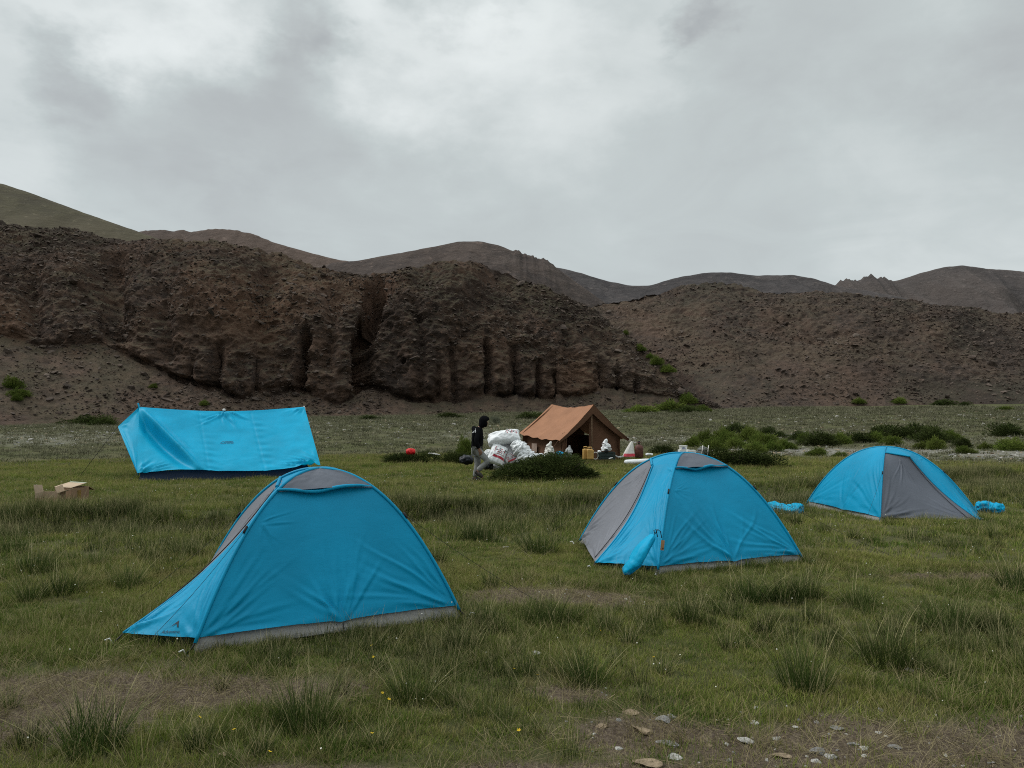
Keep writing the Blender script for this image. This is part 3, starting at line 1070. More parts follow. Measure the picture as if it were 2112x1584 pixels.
def print_on(bvh, o3, ex, ey, shapes, name, mat, parent, lift=0.004):
    """lay flat outlines (2-D, metres) onto cloth along its normal"""
    nrm = ex.cross(ey).normalized()
    V, F = [], []
    for vs, fs in shapes:
        off = len(V)
        for (x, y) in vs:
            p = o3 + ex * x + ey * y
            h, n, i, dist = bvh.ray_cast(p + nrm * 0.25, -nrm, 0.6)
            V.append((h if h is not None else p) + nrm * lift)
        F += [tuple(i + off for i in f) for f in fs]
    Mi = parent.matrix_world.inverted() if parent else Matrix.Identity(4)
    return link(name, mk(name, [Mi @ v for v in V], F), mat, parent, smooth=False)


def text_shapes(txt, size, shear=0.25):
    cu = bpy.data.curves.new('lettering', 'FONT')
    cu.body = txt
    cu.size = size
    cu.shear = shear
    cu.align_x = 'CENTER'
    cu.resolution_u = 3
    o = bpy.data.objects.new('lettering', cu)
    COL.objects.link(o)
    dg = bpy.context.evaluated_depsgraph_get()
    me = bpy.data.meshes.new_from_object(o.evaluated_get(dg))
    sh = ([(v.co.x, v.co.y) for v in me.vertices], [tuple(p.vertices) for p in me.polygons])
    bpy.data.objects.remove(o)
    bpy.data.meshes.remove(me)
    return sh


def peg(root, p, d, name='tent_peg'):
    """thin hooked metal peg leaning in direction d"""
    p, d = Vector(p), Vector(d).normalized()
    mb = MB()
    mb.tube([p - d * 0.10 + Vector((0, 0, -0.10)), p, p + d * 0.02 + Vector((0, 0, 0.035)), p + d * 0.05 + Vector((0, 0, 0.03))], 0.0055, 6)
    return mb.obj(name, M['metal'], root)


def dome_tent(Aw, udir, seed, label, vent=True, guy_to_porch=True, H=1.14, L=1.95, W=1.66, V=(-0.40, 0.56), right_guy=1.3, z_off=0.0, dsh=0.0, Tu=0.50):
    """builds one dome tent; Aw = ground position of its corner next to the porch"""
    D = Dome(L=L, W=W, H=H, V=V, seed=seed, dsh=dsh)
    rz = math.atan2(udir[1], udir[0])
    cz = np.mean([gz(Aw[0] + udir[0] * u - udir[1] * v, Aw[1] + udir[1] * u + udir[0] * v) for u in (0, L) for v in (0, W)])
    root = empty('dome_tent', (Aw[0], Aw[1], cz + z_off), rz)
    bpy.context.view_layer.update()
    tag(root, label, 'tent', 'blue dome tents on the meadow')
    s_v = 0.66
    anc = [(0, 0, 26, 0.35, 1.0), (1, 0, 26, 0.40, 1.1), (0.52, 0, 22, 0.38, 0.9), (0.05, 0.62, 18, 0.18, 0.4)]

    def hem(x):
        return -0.012 * np.exp(-((x - 0.52) / 0.03) ** 2) + 0.008 * np.sin(np.pi * ((x / 0.52) % 1.0)) + 0.003 * fbm(x * 12, seed, 0, 2)

    front = link('fly_panel', grid_mesh('fly_panel', D.panel('A', 'B', 0.085, s_v if vent else 0.985, 110, 150, anc, 0.0095, hem)), M['blue'], root)
    P = D.panel('C', 'D', 0.085, 0.985, 70, 90, [(0, 0, 26, 0.4, 1.0), (1, 0, 26, 0.42, 1.2), (0.5, 0, 20, 0.4, 0.8)], 0.0095, hem)
    link('fly_panel', grid_mesh('fly_panel', P), M['blue'], root)
    P = D.panel('B', 'C', 0.085, 0.985, 46, 60, anc, 0.009, hem)
    link('fly_panel', grid_mesh('fly_panel', P), M['blue'], root)
    # roof vent: grey cloth under the top of the front panel with a rolled hem
    if vent:
        P = D.panel('A', 'B', 0.09, 0.99, 30, 40, (), 0.0, None, 0.0)
        n, m = 26, 40
        a = np.linspace(0.03, 0.985, m)[None, :].repeat(n, 0)
        b = np.linspace(0, 1, n)[:, None].repeat(m, 1)
        S = (s_v - 0.05) + (0.992 - s_v + 0.05) * b
        P = D.pole('A', S) * (1 - a[..., None]) + D.pole('B', S) * a[..., None]
        out = np.array([0, -1, 0.9]) / 1.35
        P = P + out * (0.010 + 0.030 * (1 - b) ** 2 * np.sin(np.pi * a) - 0.020 * b * (1 - b) * 4 * np.sin(np.pi * a) + 0.008 * fbm(a * 6, b * 5, seed, 3))[..., None]
        vp = link('vent_panel', grid_mesh('vent_panel', P), M['dark_grey'], root)
        vp['label'] = 'dark grey roof vent panel'
        am = np.linspace(0.0, 1.0, 40)
        S = np.full(40, s_v - 0.035)
        e = D.pole('A', S) * (1 - am[:, None]) + D.pole('B', S) * am[:, None]
        e = e + out * (0.012 + 0.022 * np.sin(np.pi * am) ** 0.7 + 0.012 * fbm(am * 5, seed, 0, 2))[:, None]
        e[:, 2] -= 0.035 * np.exp(-((am - 0.38) / 0.2) ** 2)
        mb = MB()
        mb.tube([tuple(x) for x in e], [0.009 + 0.006 * math.sin(math.pi * x) for x in am], 8)
        mb.obj('vent_hem', M['blue'], root)
    # porch
    Vv = np.array([V[0], V[1], 0.05])
    T = np.array([Tu, W * 0.50, H * 0.885])
    ap = D.C.copy()
    kT = 0.30

    def ridge(k):
        k = np.asarray(k, float)
        r = np.zeros(k.shape + (3,))
        t1 = np.clip(k / kT, 0, 1)[..., None]
        t2 = np.clip((k - kT) / (1 - kT), 0, 1)[..., None]
        r = ap * (1 - t1) + T * t1
        r[..., 2] += 0.035 * np.sin(np.pi * t1[..., 0])
        r = np.where(t2 > 0, T * (1 - t2) + Vv * t2, r)
        r[..., 2] += np.where(t2[..., 0] > 0, -0.06 * np.sin(np.pi * t2[..., 0]), 0)
        r[..., 0] += np.where(t2[..., 0] > 0, 0.06 * np.sin(np.pi * t2[..., 0]), 0)
        return r

    def porch(kpole, k0, k1, n, m, amp, anchors, z0=0.085, arch=0.0, bulge=0.0):
        a = np.linspace(0, 1, m)[None, :].repeat(n, 0)          # 0 at pole, 1 at ridge
        b = np.linspace(0, 1, n)[:, None].repeat(m, 1)          # 0 low, 1 high
        K = k1 + (k0 - k1) * b
        s0 = D.s_at(z0)
        Pp = D.pole(kpole, 1 - K * (1 - s0))
        P = Pp * (1 - a[..., None]) + ridge(K) * a[..., None]
        P[..., 2] += arch * np.sin(np.pi * a) * (1 - b) ** 3
        N = np.cross(np.gradient(P, axis=1), np.gradient(P, axis=0))
        N /= np.linalg.norm(N, axis=-1, keepdims=True) + 1e-9
        if N[n // 2, m // 2, 0] > 0:
            N = -N
        edge = np.minimum(1, np.minimum(a * 10, (1 - a) * (10 if kpole == 'A' else 3)))
        d = (wrinkle(a, b, anchors, seed + 5, amp) + bulge * np.sin(np.pi * a) * np.sin(np.pi * b)) * edge * (1 - b ** 6)
        return P + N * d[..., None]

    near = link('porch_panel', grid_mesh('porch_panel', porch('A', 0.02, 1.0, 110, 80, 0.0085, [(0, 0, 22, 0.4, 1.2), (1, 0, 30, 0.5, 1.3), (0.0, 0.62, 20, 0.3, 0.7)])), M['blue'], root)
    link('porch_roof', grid_mesh('porch_roof', porch('D', 0.02, kT, 20, 30, 0.005, [])), M['blue'], root)
    door = link('porch_door', grid_mesh('porch_door', porch('D', kT - 0.02, 1.0, 100, 80, 0.010, [(0, 0, 24, 0.4, 1.0), (1, 0, 26, 0.4, 1.2), (0.5, 0.9, 20, 0.4, 0.8)], arch=0.0, bulge=-0.03)), M['dark_grey' if seed == 3 else 'grey_mesh'], root)
    door['label'] = 'grey zipped porch door'
    # rolled brow above the door and piping along the porch seam
    am = np.linspace(0, 1, 24)
    s0 = D.s_at(0.085)
    e = D.pole('D', np.full(24, 1 - kT * (1 - s0))) * (1 - am[:, None]) + ridge(np.full(24, kT)) * am[:, None]
    mb = MB()
    mb.tube([tuple(x + np.array([-0.012, 0, 0.004])) for x in e], 0.014, 7)
    mb.obj('porch_brow', M['blue'], root)
    ks = np.linspace(kT, 1, 40)
    mb = MB()
    mb.tube([tuple(x) for x in ridge(ks) + np.array([-0.004, 0, 0.002])], 0.009, 6)
    mb.obj('porch_seam', M['blue'], root)
    # zip down the porch door, beside the seam
    ks = np.linspace(kT + 0.02, 0.985, 40)
    zp = ridge(ks) * 0.90 + D.pole('D', 1 - ks * (1 - s0)) * 0.10
    mb = MB()
    mb.tube([tuple(x + np.array([-0.010, 0.0, 0.006])) for x in zp], 0.0045, 5)
    mb.obj('zip', M['black'], root)
    # pole sleeves
    for k in 'ABCD':
        t = np.linspace(D.s_at(0.05), 1.0, 40)
        mb = MB()
        mb.tube([tuple(x) for x in D.pole(k, t) + np.array([0, 0, 0.004])], 0.013, 8)
        mb.obj('pole_sleeve', M['blue'], root)
    # groundsheet of the inner tent: low wall and floor
    pts = []
    cs = ['A', 'B', 'C', 'D', 'A']
    per = 30
    for i in range(4):
        p0, p1 = D.corner[cs[i]], D.corner[cs[i + 1]]
        t = np.linspace(0, 1, per, endpoint=False)[:, None]
        pts.append(p0 + (p1 - p0) * t)
    ring = np.concatenate(pts)
    cxy = D.C * np.array([1, 1, 0])
    rows = []
    tt = (np.arange(len(ring)) % per) / per
    bow = np.sin(np.pi * tt)
    for j, (z, ins) in enumerate([(-0.03, 0.985), (0.0, 0.988), (0.04, 0.972), (0.08, 0.945), (0.12, 0.905), (0.15, 0.86)]):
        r = cxy + (ring - cxy) * (ins - 0.045 * bow * (0.4 + j * 0.12))[:, None]
        r = r + 0.012 * np.stack([fbm(ring[:, 0] * 5, ring[:, 1] * 5, j + seed, 2), fbm(ring[:, 0] * 5, ring[:, 1] * 5, j + 9 + seed, 2), 0 * tt], -1)
        r[:, 2] = z + (0.012 + 0.02 * bow if j < 2 else 0)
        rows.append(r)
    P = np.stack(rows)
    me = mk_np('groundsheet', P.reshape(-1, 3), grid_quads(len(rows), len(ring), True))
    gs = link('groundsheet', me, M['floor_grey'], root)
    gs['label'] = 'grey groundsheet wall below the fly'
    # mid-side strap, corner straps and pegs
    mb = MB()
    mb.tube([(L * 0.52, 0.0, 0.075), (L * 0.52, -0.035, -0.02)], 0.006, 5)
    mb.obj('strap', M['black'], root)
    for k in 'ABD':
        c = D.corner[k]
        o = (c - cxy)[:2]
        o = o / np.linalg.norm(o)
        q = (c[0] + o[0] * 0.05, c[1] + o[1] * 0.05, 0.0)
        mb = MB()
        mb.tube([tuple(D.pole(k, np.array([D.s_at(0.085)]))[0]), (c[0], c[1], 0.03), q], 0.006, 5)
        mb.obj('strap', M['black'], root)
        peg(root, q, (o[0], o[1], 0))
    mb = MB()
    mb.tube([tuple(Vv), (Vv[0] - 0.07, Vv[1] - 0.03, -0.01)], 0.006, 5)
    mb.obj('strap', M['black'], root)
    peg(root, (Vv[0] - 0.07, Vv[1] - 0.03, 0.0), (-1, -0.4, 0))
    # guy loops and guy lines
    def guy(k, t, end, toggle=True):
        p = D.pole(k, np.array([t]))[0]
        o = (D.corner[k] - cxy)[:2]
        o = o / np.linalg.norm(o)
        p = p + np.array([o[0], o[1], 0.3]) * 0.018
        mb = MB()
        mb.tube([tuple(p + np.array([0, 0, 0.012])), tuple(p + np.array([o[0] * .02, o[1] * .02, -0.015])), tuple(p + np.array([o[0] * .03, o[1] * .03, -0.035]))], 0.009, 6)
        mb.obj('guy_loop', M['black'], root)
        if end is not None:
            e = np.array(end, float)
            t_ = np.linspace(0, 1, 12)[:, None]
            ln = p + (e - p) * t_
            ln[:, 2] -= 0.03 * np.sin(np.pi * t_[:, 0])
            mb = MB()
            mb.tube([tuple(x) for x in ln], 0.0016, 4)
            mb.obj('guy_line', M['black'], root)
    if guy_to_porch:
        guy('A', 0.40, (Vv[0] + 0.10, Vv[1] - 0.22, -0.02))
    else:
        guy('A', 0.42, None)
    guy('B', 0.42, (L + 0.85 * right_guy, -0.25 * right_guy, -0.02))
    guy('D', 0.40, (-0.35, W + 0.55, -0.05))
    return root, D, front, near


def bvh_of(o):
    bpy.context.view_layer.update()
    me = o.data
    mw = o.matrix_world
    return BVHTree.FromPolygons([mw @ v.co for v in me.vertices], [tuple(p.vertices) for p in me.polygons])


def unit(a, b):
    d = Vector((b[0] - a[0], b[1] - a[1]))
    return d.normalized()


# tent in front, left
A1, B1 = hit(396, 1352), hit(953, 1278)
u1 = unit(A1, B1)
tent1, D1, f1, n1 = dome_tent(A1, u1, 1, 'blue dome tent with a dark arrow logo and lettering low on its porch', right_guy=0.9, L=(B1 - A1).to_2d().length, W=1.30, V=(-0.41, 0.50), z_off=0.015, dsh=0.09, Tu=0.66)
# logo and lettering on its porch
bv = bvh_of(n1)
d = ray(362, 1289)
o3, nr, _, _ = bv.ray_cast(Vector((0, 0, CAM_Z)), d, 30)
if o3 is not None:
    if nr.dot(d) > 0:
        nr = -nr
    hx = bv.ray_cast(Vector((0, 0, CAM_Z)), ray(372, 1288), 30)[0]
    ex = (hx - o3).normalized()
    ey = nr.cross(ex).normalized()
    arrow = ([(-0.045, -0.018), (0.022, 0.030), (0.036, -0.018), (0.024, -0.018), (0.014, 0.004), (0.008, 0.008)], [(0, 5, 1), (5, 4, 1), (1, 4, 2), (4, 3, 2)])
    print_on(bv, o3, ex, ey, [arrow], 'logo', M['logo_print'], tent1)
    vs, fs = text_shapes('Adventro', 0.034)
    vs = [(x * 1.15 - 0.020, y - 0.058) for x, y in vs]
    print_on(bv, o3, ex, ey, [(vs, fs)], 'lettering', M['logo_print'], tent1)

# tent in the middle
A2, B2 = hit(1356, 1187), hit(1660, 1160)
u2 = unit(A2, B2)
tent2, D2, f2, n2 = dome_tent(A2, u2, 2, 'blue dome tent with light grey porch door and a stuff sack hung on its side', guy_to_porch=False, L=(B2 - A2).to_2d().length, W=1.84)
# tent on the right, seen from its other side
Dw, Cw = hit(1815, 1077), hit(1664, 1049)
u3 = unit(Dw, Cw)
L3 = (Cw - Dw).to_2d().length
A3 = Vector((Dw.x + u3.y * 1.82, Dw.y - u3.x * 1.82, 0))
tent3, D3, f3, n3 = dome_tent(A3, u3, 3, 'blue dome tent whose dark grey porch door faces out beside two crumpled blue bags', vent=False, L=max(L3, 1.7) + 0.05, W=1.82, V=(-0.36, 0.34), right_guy=0.5)


def cushion(name, lx, ly, lz, seed, n=26, m=34, pinch=0.6, wr=0.02, mat=None, bend=0.0, flat=0.75):
    """a filled sack: two bulging sheets joined at a seam, corners drawn out"""
    x = np.linspace(-1, 1, m)
    y = np.linspace(-1, 1, n)
    Xg, Yg = np.meshgrid(x, y)
    prof = (np.clip(1 - np.abs(Xg) ** 2.6, 0, 1) ** 0.5 * np.clip(1 - np.abs(Yg) ** 2.6, 0, 1) ** 0.5) ** flat
    px = Xg * (1 - 0.10 * pinch * (1 - Yg ** 2))
    py = Yg * (1 - 0.22 * pinch * (1 - Xg ** 2) * 0.5 + 0.0)
    py = py * (1 - 0.15 * Xg ** 2)
    V = []
    for sgn in (1, -1):
        Z = sgn * prof * (1 + 0.22 * fbm(Xg * 1.6 + seed, Yg * 1.6, sgn + seed, 3))
        wz = wr * (fbm(Xg * 5 + seed, Yg * 3, sgn * 2.0, 4) + 1.1 * (0.25 - np.abs(fbm(Xg * 2.6 + seed * 2, Yg * 2.2 + Xg, sgn * 3.0, 3))) * 2 + 0.6 * np.sin(np.arctan2(np.abs(Yg) - 1, np.abs(Xg) - 1) * 16) * np.exp(-np.hypot(np.abs(Yg) - 1, np.abs(Xg) - 1) * 2.5)) * (prof > 0.02)
        P = np.stack([px * lx / 2, py * ly / 2, Z * lz / 2 + sgn * wz + bend * Xg ** 2], -1)
        V.append(P.reshape(-1, 3))
    q = grid_quads(n, m)
    quads = np.concatenate([q, q[:, ::-1] + n * m])
    me = mk_np(name, np.concatenate(V), quads)
    import bmesh
    bm = bmesh.new()
    bm.from_mesh(me)
    bmesh.ops.remove_doubles(bm, verts=bm.verts, dist=0.004)
    bm.to_mesh(me)
    bm.free()
    if mat:
        me.materials.append(mat)
    return me


def crumple(name, pts, rad, seed, mat, amp=0.35, nseg=40, nr=28, flat=0.8, folds=7):
    """crumpled cloth tube along a line, closed ends"""
    pts = np.array(pts, float)
    t = np.linspace(0, 1, nseg)
    ti = np.linspace(0, 1, len(pts))
    c = np.stack([np.interp(t, ti, pts[:, k]) for k in range(3)], -1)
    r = np.interp(t, np.linspace(0, 1, len(rad)), rad)
    r = r * np.minimum(1, np.sqrt(np.minimum(t, 1 - t) * 14 + 0.002))
    an = np.linspace(0, 2 * math.pi, nr, endpoint=False)
    tg = np.gradient(c, axis=0)
    tg /= np.linalg.norm(tg, axis=1, keepdims=True)
    up = np.array([0, 0, 1.0])
    side = np.cross(tg, up)
    side /= np.linalg.norm(side, axis=1, keepdims=True) + 1e-6
    upv = np.cross(side, tg)
    A, Tt = np.meshgrid(an, t)
    ca, sa = np.cos(A), np.sin(A)
    rr = r[:, None] * (1 + amp * (fbm(ca * 1.6 + seed, sa * 1.6, Tt * folds, 4) + 0.6 * np.abs(fbm(ca * 2.5, sa * 2.5 + seed, Tt * folds * 1.3, 3)) - 0.2))
    P = c[:, None] + side[:, None] * (rr * ca)[..., None] + upv[:, None] * (rr * sa * flat)[..., None]
    V = np.concatenate([P.reshape(-1, 3), c[:1], c[-1:]])
    n0 = nseg * nr
    tris = [(n0, (k + 1) % nr, k) for k in range(nr)] + [(n0 + 1, (nseg - 1) * nr + k, (nseg - 1) * nr + (k + 1) % nr) for k in range(nr)]
    me = mk_np(name, V, grid_quads(nseg, nr, True), tris)
    me.materials.append(mat)
    return me


# stuff sack hung against the middle tent with its cardboard tag
def hung_sack():
    p0 = hit(1286, 1197)
    top = at(1352, 1098, p0.y + 0.02)
    bot = Vector((p0.x, p0.y, p0.z + 0.055))
    ax = top - bot
    me = crumple('stuff_sack', [(0, 0, 0), tuple(ax * 0.33 + Vector((0.0, -0.02, -0.02))), tuple(ax * 0.66 + Vector((0, -0.01, 0))), tuple(ax * 0.96)],
                 [0.080, 0.105, 0.115, 0.105, 0.080, 0.045], 4, M['blue_bright'], amp=0.30, folds=3, flat=0.55)
    o = link('stuff_sack', me, None, loc=bot)
    tag(o, 'long slack blue stuff sack hanging by a black cord on a dome tent', 'sack')
    mb = MB()
    a = ax
    mb.tube([tuple(a * 0.93), tuple(a * 0.98 + Vector((0.008, -0.02, 0.01))), tuple(a + Vector((0.02, -0.01, 0.03))), tuple(a + Vector((0.045, -0.02, 0.01))), tuple(a + Vector((0.055, -0.02, -0.05)))], 0.0045, 5)
    mb.tube([tuple(a * 0.98), tuple(a + Vector((-0.02, -0.02, 0.02))), tuple(a + Vector((0.0, -0.025, 0.035))), tuple(a + Vector((0.015, -0.02, -0.04)))], 0.0045, 5)
    mb.obj('cord', M['black'], o)
    mb = MB()
    mb.box(a + Vector((0.062, -0.022, -0.12)), (0.017, 0.0012, 0.048), Matrix.Rotation(R(6), 3, 'Y'))
    t = mb.obj('tag', plain('brown_card', (0.36, 0.20, 0.10), 0.8), o, smooth=False)
    mb = MB()
    mb.box(a + Vector((0.066, -0.0245, -0.15)), (0.006, 0.0008, 0.007))
    mb.obj('tag_mark', M['inkprint'], t, smooth=False)


hung_sack()

for pts, rad, lab, sd in (([(1583, 1043), (1605, 1046), (1630, 1049), (1658, 1048)], [0.08, 0.11, 0.085, 0.13, 0.14, 0.11], 'crumpled twisted blue bag lying between the middle and right dome tents', 11),
                          ([(2012, 1045), (2032, 1047), (2055, 1048), (2072, 1049)], [0.10, 0.13, 0.115, 0.09], 'crumpled blue bag lying in the grass on the far side of the right dome tent', 17)):
    w = [hit(px, py + 10) for px, py in pts]
    base = w[0]
    me = crumple('blue_bag', [tuple(p - base + Vector((0, 0, rad[min(i, len(rad) - 1)] * 0.75))) for i, p in enumerate(w)], rad, sd, M['blue_bright'], amp=0.55, folds=7, nseg=64, nr=36)
    tag(link('crumpled_bag', me, None, loc=base), lab, 'bag')


# ------------------------------------------------------------------ big ridge tent with a bright blue tarpaulin
def ridge_tent():
    gl = hit(276, 994)
    zg = gl.z
    # ridge and eave ends from the photograph; the eave stands over the wall foot
    RL, RR = at(287, 839, 20.6), at(628, 839, 21.9)
    EL, ER = at(283, 976, 18.95), at(661, 963, 20.1)
    tip = at(243, 880, 20.3)
    base = Vector((gl.x, gl.y, zg))
    root = empty('ridge_tent', base)
    bpy.context.view_layer.update()
    tag(root, 'large ridge tent under a bright blue tarpaulin with dark navy walls', 'tent')

    def loc(p):
        return np.array(Vector(p) - base)
    rl, rr, el, er, tp = (loc(p) for p in (RL, RR, EL, ER, tip))
    n, m = 70, 150
    a = np.linspace(0, 1, m)[None, :].repeat(n, 0)
    b = np.linspace(0, 1, n)[:, None].repeat(m, 1)      # 0 eave, 1 ridge
    ridge = rl + (rr - rl) * a[..., None]
    ridge[..., 2] -= 0.12 * np.sin(np.pi * a)
    eave = el + (er - el) * a[..., None]
    eave[..., 2] += 0.05 * np.sin(np.pi * a * 2.3 + 0.2)
    P = eave * (1 - b[..., None]) + ridge * b[..., None]
    nrm = np.cross(er - el, rl - el)
    nrm /= np.linalg.norm(nrm)
    if nrm[1] > 0:
        nrm = -nrm
    # strong fold from the left ridge end to the eave, seams, creases
    fold = a - (1 - b) * 0.33
    d = 0.26 * np.exp(-((fold) / 0.026) ** 2) * np.sin(np.pi * np.clip(b, 0.0, 1)) ** 0.6 - 0.24 * np.exp(-((fold + 0.055) / 0.05) ** 2) * np.sin(np.pi * b)
    d += 0.05 * np.exp(-((fold - 0.06) / 0.016) ** 2) * np.sin(np.pi * b)
    for sx in (0.345, 0.655):
        sxx = sx + 0.03 * (1 - b)
        d += -0.012 * np.exp(-((a - sxx) / 0.006) ** 2) + 0.02 * np.sin(b * 60 + a * 25) * np.exp(-((a - sxx - 0.03) / 0.035) ** 2) * np.clip(fbm(b * 4, a * 3, sx, 2) + 0.3, 0, 1)
    d += wrinkle(a, b, [(0.5, 1.0, 16, 0.22, 1.0), (1, 0, 20, 0.22, 1.4), (0, 0.0, 20, 0.15, 0.9), (1, 1, 16, 0.12, 0.6)], 9, 0.045)
    d -= 0.05 * np.sin(np.pi * a) * np.sin(np.pi * b)
    d *= np.minimum(1, np.minimum(np.minimum(a, 1 - a) * 30, (1 - b) * 25))
    P = P + nrm * d[..., None]
    roof = link('tarpaulin_panel', grid_mesh('tarpaulin_panel', P), M['blue_bright'], root)
    # the wing at the left end: from the ridge down to a guyed-out tip
    n, m = 50, 30
    a = np.linspace(0, 1, m)[None, :].repeat(n, 0)
    b = np.linspace(0, 1, n)[:, None].repeat(m, 1)
    inner = el + (rl - el) * b[..., None]
    bt = 0.69
    outer = np.where(b[..., None] < bt, el + (tp - el) * (b / bt)[..., None], tp + (rl - tp) * ((b - bt) / (1 - bt))[..., None])
    W = inner * (1 - a[..., None]) + outer * a[..., None]
    W = W + nrm * (-0.05 * np.sin(np.pi * a) + wrinkle(a, b, [(1, bt, 18, 0.4, 1.0), (0, 0, 18, 0.3, 0.8)], 3, 0.02) * np.sin(np.pi * a))[..., None]
    link('tarpaulin_wing', grid_mesh('tarpaulin_wing', W), M['blue_bright'], root)
    # back slope
    back = np.array([-0.42, 0.907, 0]) * 2.9
    n, m = 14, 40
    a = np.linspace(0, 1, m)[None, :].repeat(n, 0)
    b = np.linspace(0, 1, n)[:, None].repeat(m, 1)
    ridge = rl + (rr - rl) * a[..., None]
    ridge[..., 2] -= 0.12 * np.sin(np.pi * a)
    be = el + (er - el) * a[..., None] + back
    Pb = be * (1 - b[..., None]) + ridge * b[..., None]
    link('tarpaulin_panel', grid_mesh('tarpaulin_panel', Pb), M['blue_bright'], root)
    # navy walls
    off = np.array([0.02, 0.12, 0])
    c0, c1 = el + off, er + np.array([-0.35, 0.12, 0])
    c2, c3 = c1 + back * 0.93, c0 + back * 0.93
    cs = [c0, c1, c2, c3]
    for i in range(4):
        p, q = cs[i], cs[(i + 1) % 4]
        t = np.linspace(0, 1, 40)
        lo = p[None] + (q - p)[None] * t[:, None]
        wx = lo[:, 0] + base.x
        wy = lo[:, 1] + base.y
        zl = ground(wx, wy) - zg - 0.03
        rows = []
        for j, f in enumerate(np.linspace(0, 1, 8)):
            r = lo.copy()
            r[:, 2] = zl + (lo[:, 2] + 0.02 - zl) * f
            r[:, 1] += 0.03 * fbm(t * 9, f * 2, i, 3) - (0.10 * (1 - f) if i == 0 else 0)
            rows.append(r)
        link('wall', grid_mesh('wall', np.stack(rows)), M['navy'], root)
    for (p, zt) in ((rl, 0.10), (rr, 0.02)):
        mb = MB()
        z0 = float(ground(p[0] + base.x, p[1] + base.y)) - zg - 0.05
        mb.tube([(p[0], p[1] + 0.01, z0), (p[0], p[1] + 0.01, p[2] - 0.02), (p[0] - 0.03, p[1], p[2] + zt)], 0.022, 8)
        mb.obj('pole', M['blue_bright'] if zt > 0.05 else M['metal'], root)
    mb = MB()
    mb.lathe([(0.0, -0.04), (0.035, -0.03), (0.045, 0.0), (0.03, 0.03), (0.0, 0.035)], 10, tuple((rl + rr) / 2 + np.array([0, -0.02, -0.085])))
    mb.obj('ridge_ring', M['metal'], root)
    for p, q in ((tp, tp + np.array([-0.9, -0.2, 0])), (er, er + np.array([0.8, -0.3, 0])), (el, el + np.array([-0.12, -0.25, 0]))):
        q = q.copy()
        q[2] = float(ground(q[0] + base.x, q[1] + base.y)) - zg
        mb = MB()
        mb.tube([tuple(p), tuple(q)], 0.006, 5)
        mb.obj('guy_line', M['black'], root)
    # small mountain mark with lines of print
    bvr = bvh_of(roof)
    o3, nr, _, _ = bvr.ray_cast(Vector((0, 0, CAM_Z)), ray(468, 912), 60)
    if o3 is not None:
        if nr.y > 0:
            nr = -nr
        ex = (RR - RL).normalized()
        ey = nr.cross(ex).normalized()
        bar = lambda x0, x1, y0, y1: ([(x0, y0), (x1, y0), (x1, y1), (x0, y1)], [(0, 1, 2, 3)])
        sh = [bar(-0.16, -0.02, -0.065, -0.052), bar(0.0, 0.17, -0.065, -0.055), bar(-0.06, 0.17, -0.028, -0.012), bar(-0.03, 0.15, 0.012, 0.030),
              ([(-0.16, -0.02), (-0.09, 0.045), (-0.085, 0.030), (-0.145, -0.028)], [(0, 1, 2, 3)]), ([(-0.09, 0.045), (-0.06, 0.0), (-0.072, -0.004), (-0.095, 0.03)], [(0, 1, 2, 3)]),
              ([(-0.065, 0.01), (-0.03, 0.045), (-0.026, 0.03), (-0.055, 0.0)], [(0, 1, 2, 3)])]
        print_on(bvr, o3, ex, ey, sh, 'printed_logo', M['blue_print'], root, 0.008)


ridge_tent()


